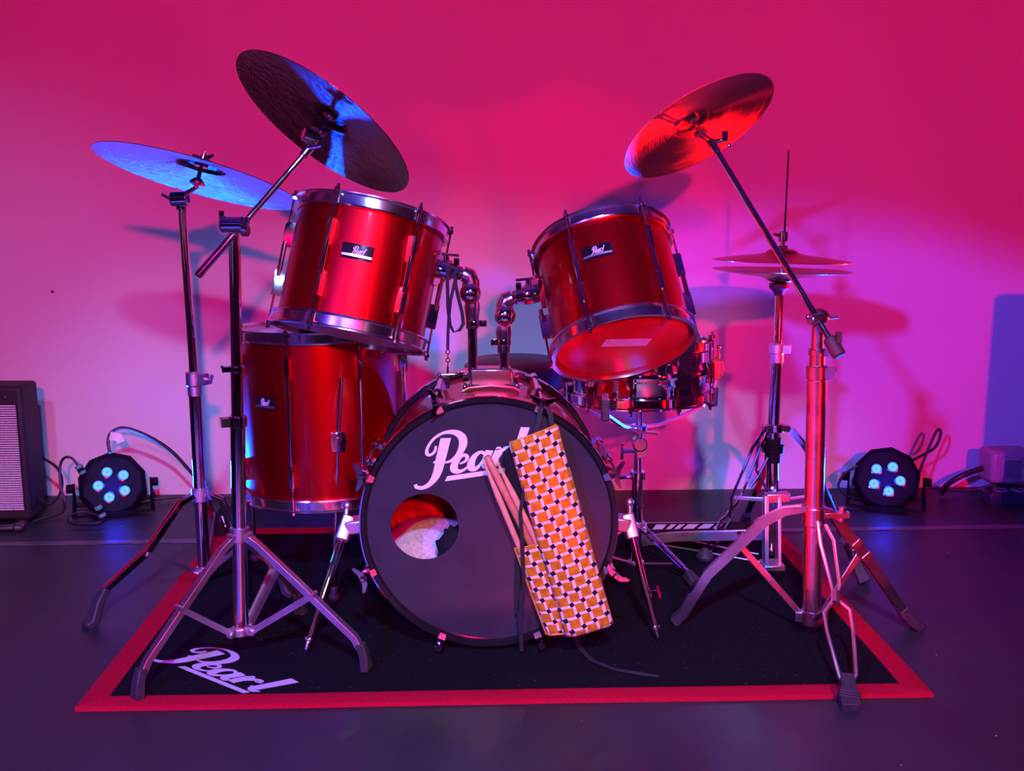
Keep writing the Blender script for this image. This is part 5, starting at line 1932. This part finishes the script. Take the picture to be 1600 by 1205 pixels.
# XLR connectors
for a, b, lb in (((122, 727), (131, 742), 'black cable plug with a teal ring at the side of the left par light'),
                 ((152, 790), (162, 810), 'black cable plug with teal rings in front of the left par light')):
    ya = 3.06 if a[0] < 150 else 2.99
    A_, B_ = P(*a, ya), P(*b, ya)
    t = thing('cable_plug', A_, lb, 'plug')
    part('body', MB().cyl(A_, B_, 0.0105, 0.0095, n=14, rnd=0.002), BLACK_PLASTIC, t)
    dd = B_ - A_
    part('ring', MB().cyl(A_ + dd * 0.02, A_ + dd * 0.30, 0.0115, n=14), GREEN_BAND, t)
    part('ring', MB().cyl(A_ + dd * 0.62, A_ + dd * 0.88, 0.0112, n=14), GREEN_BAND, t)

# ------------------------------------------------------------------ plug box and power strip at the right edge
px_ = thing('plug_box', P(1575, 740, 3.15), 'grey plastic plug box with a square lid at the right edge of the stage', 'plug box')
Q0, Q1 = P(1548, 757, 3.14), P(1620, 706, 3.14)
m = MB()
m.box(((Q0.x + Q1.x) / 2, 3.19, (Q0.z + Q1.z) / 2), (Q1.x - Q0.x, 0.10, Q1.z - Q0.z))
part('body', m, GREY_PLASTIC, px_, bevel=0.014)
l0, l1 = P(1562, 749, 3.14), P(1597, 715, 3.14)
m = MB()
m.box(((l0.x + l1.x) / 2, 3.137, (l0.z + l1.z) / 2), (l1.x - l0.x, 0.010, l1.z - l0.z))
part('lid', m, GREY_PLASTIC, px_, bevel=0.004)
m = MB()
m.box(((l0.x + l1.x) / 2, 3.130, (l0.z + l1.z) / 2), ((l1.x - l0.x) * 0.8, 0.004, (l1.z - l0.z) * 0.8))
part('lid_inset', m, simple('dark_grey_plastic', (0.15, 0.13, 0.18), 0.5, nscale=60, nstr=0.1), px_, bevel=0.002)
ps = thing('power_strip', P(1580, 770, 3.1), 'dark power strip lying on the floor under the grey plug box', 'power strip')
s0 = P(1556, 774, 3.10)
m = MB()
m.box((s0.x + 0.16, 3.17, 0.021), (0.32, 0.075, 0.042))
part('body', m, simple('blue_black_plastic', (0.03, 0.03, 0.06), 0.3, nscale=40, nstr=0.2), ps, bevel=0.006)
for k in range(3):
    m = MB()
    m.lathe([(0.019, 0.002), (0.021, 0.0025), (0.022, 0), (0.019, 0)], Matrix.Translation((s0.x + 0.05 + 0.06 * k, 3.17, 0.042)), 20, close=True)
    part('socket', m, GREY_PLASTIC, ps)

# ------------------------------------------------------------------ unseen box added just past the right edge to cast a shadow on the wall
ls = thing('wall_shadow_box', (1.715, 2.51, 0), 'tall black box added just past the right end of the view to shade the wall', 'wall_shadow_box')
part('cabinet', MB().box((1.715, 2.51, 0.42), (0.26, 0.18, 0.84)), TOLEX, ls, bevel=0.02)
part('grille', MB().box((1.715, 2.417, 0.42), (0.22, 0.012, 0.76)), CLOTH_BLACK, ls, bevel=0.01)

# ------------------------------------------------------------------ small black case with a pale label at the rug's back corner
bc = thing('gear_pouch', FL(350, 842, RUG_Z), 'small black pouch with pale label blocks behind the straight cymbal stand', 'pouch')
YB = 2.90
p0, p1 = P(334, 846, YB), P(372, 803, YB)
m = MB()
m.box(((p0.x + p1.x) / 2, YB + 0.045, (p1.z + RUG_Z) / 2), (p1.x - p0.x, 0.085, p1.z - RUG_Z))
part('body', m, CLOTH_BLACK, bc, bevel=0.012)
for quad in (((339, 807), (348.5, 806.5), (351.5, 817.5), (340, 816)), ((342.5, 820), (352.5, 820), (353.5, 824), (343.5, 823.5)), ((338, 829), (352, 825.5), (345, 838), (338, 837.5))):
    m = MB()
    m.add([P(x, y, YB - 0.0005) for x, y in quad], [(0, 1, 2, 3)])
    m.add([P(x, y, YB + 0.004) for x, y in quad], [(0, 1, 2, 3)])
    m.f += [(0, 1, 5, 4), (1, 2, 6, 5), (2, 3, 7, 6), (3, 0, 4, 7)]
    part('label_block', m, PRINT, bc, smooth=False)
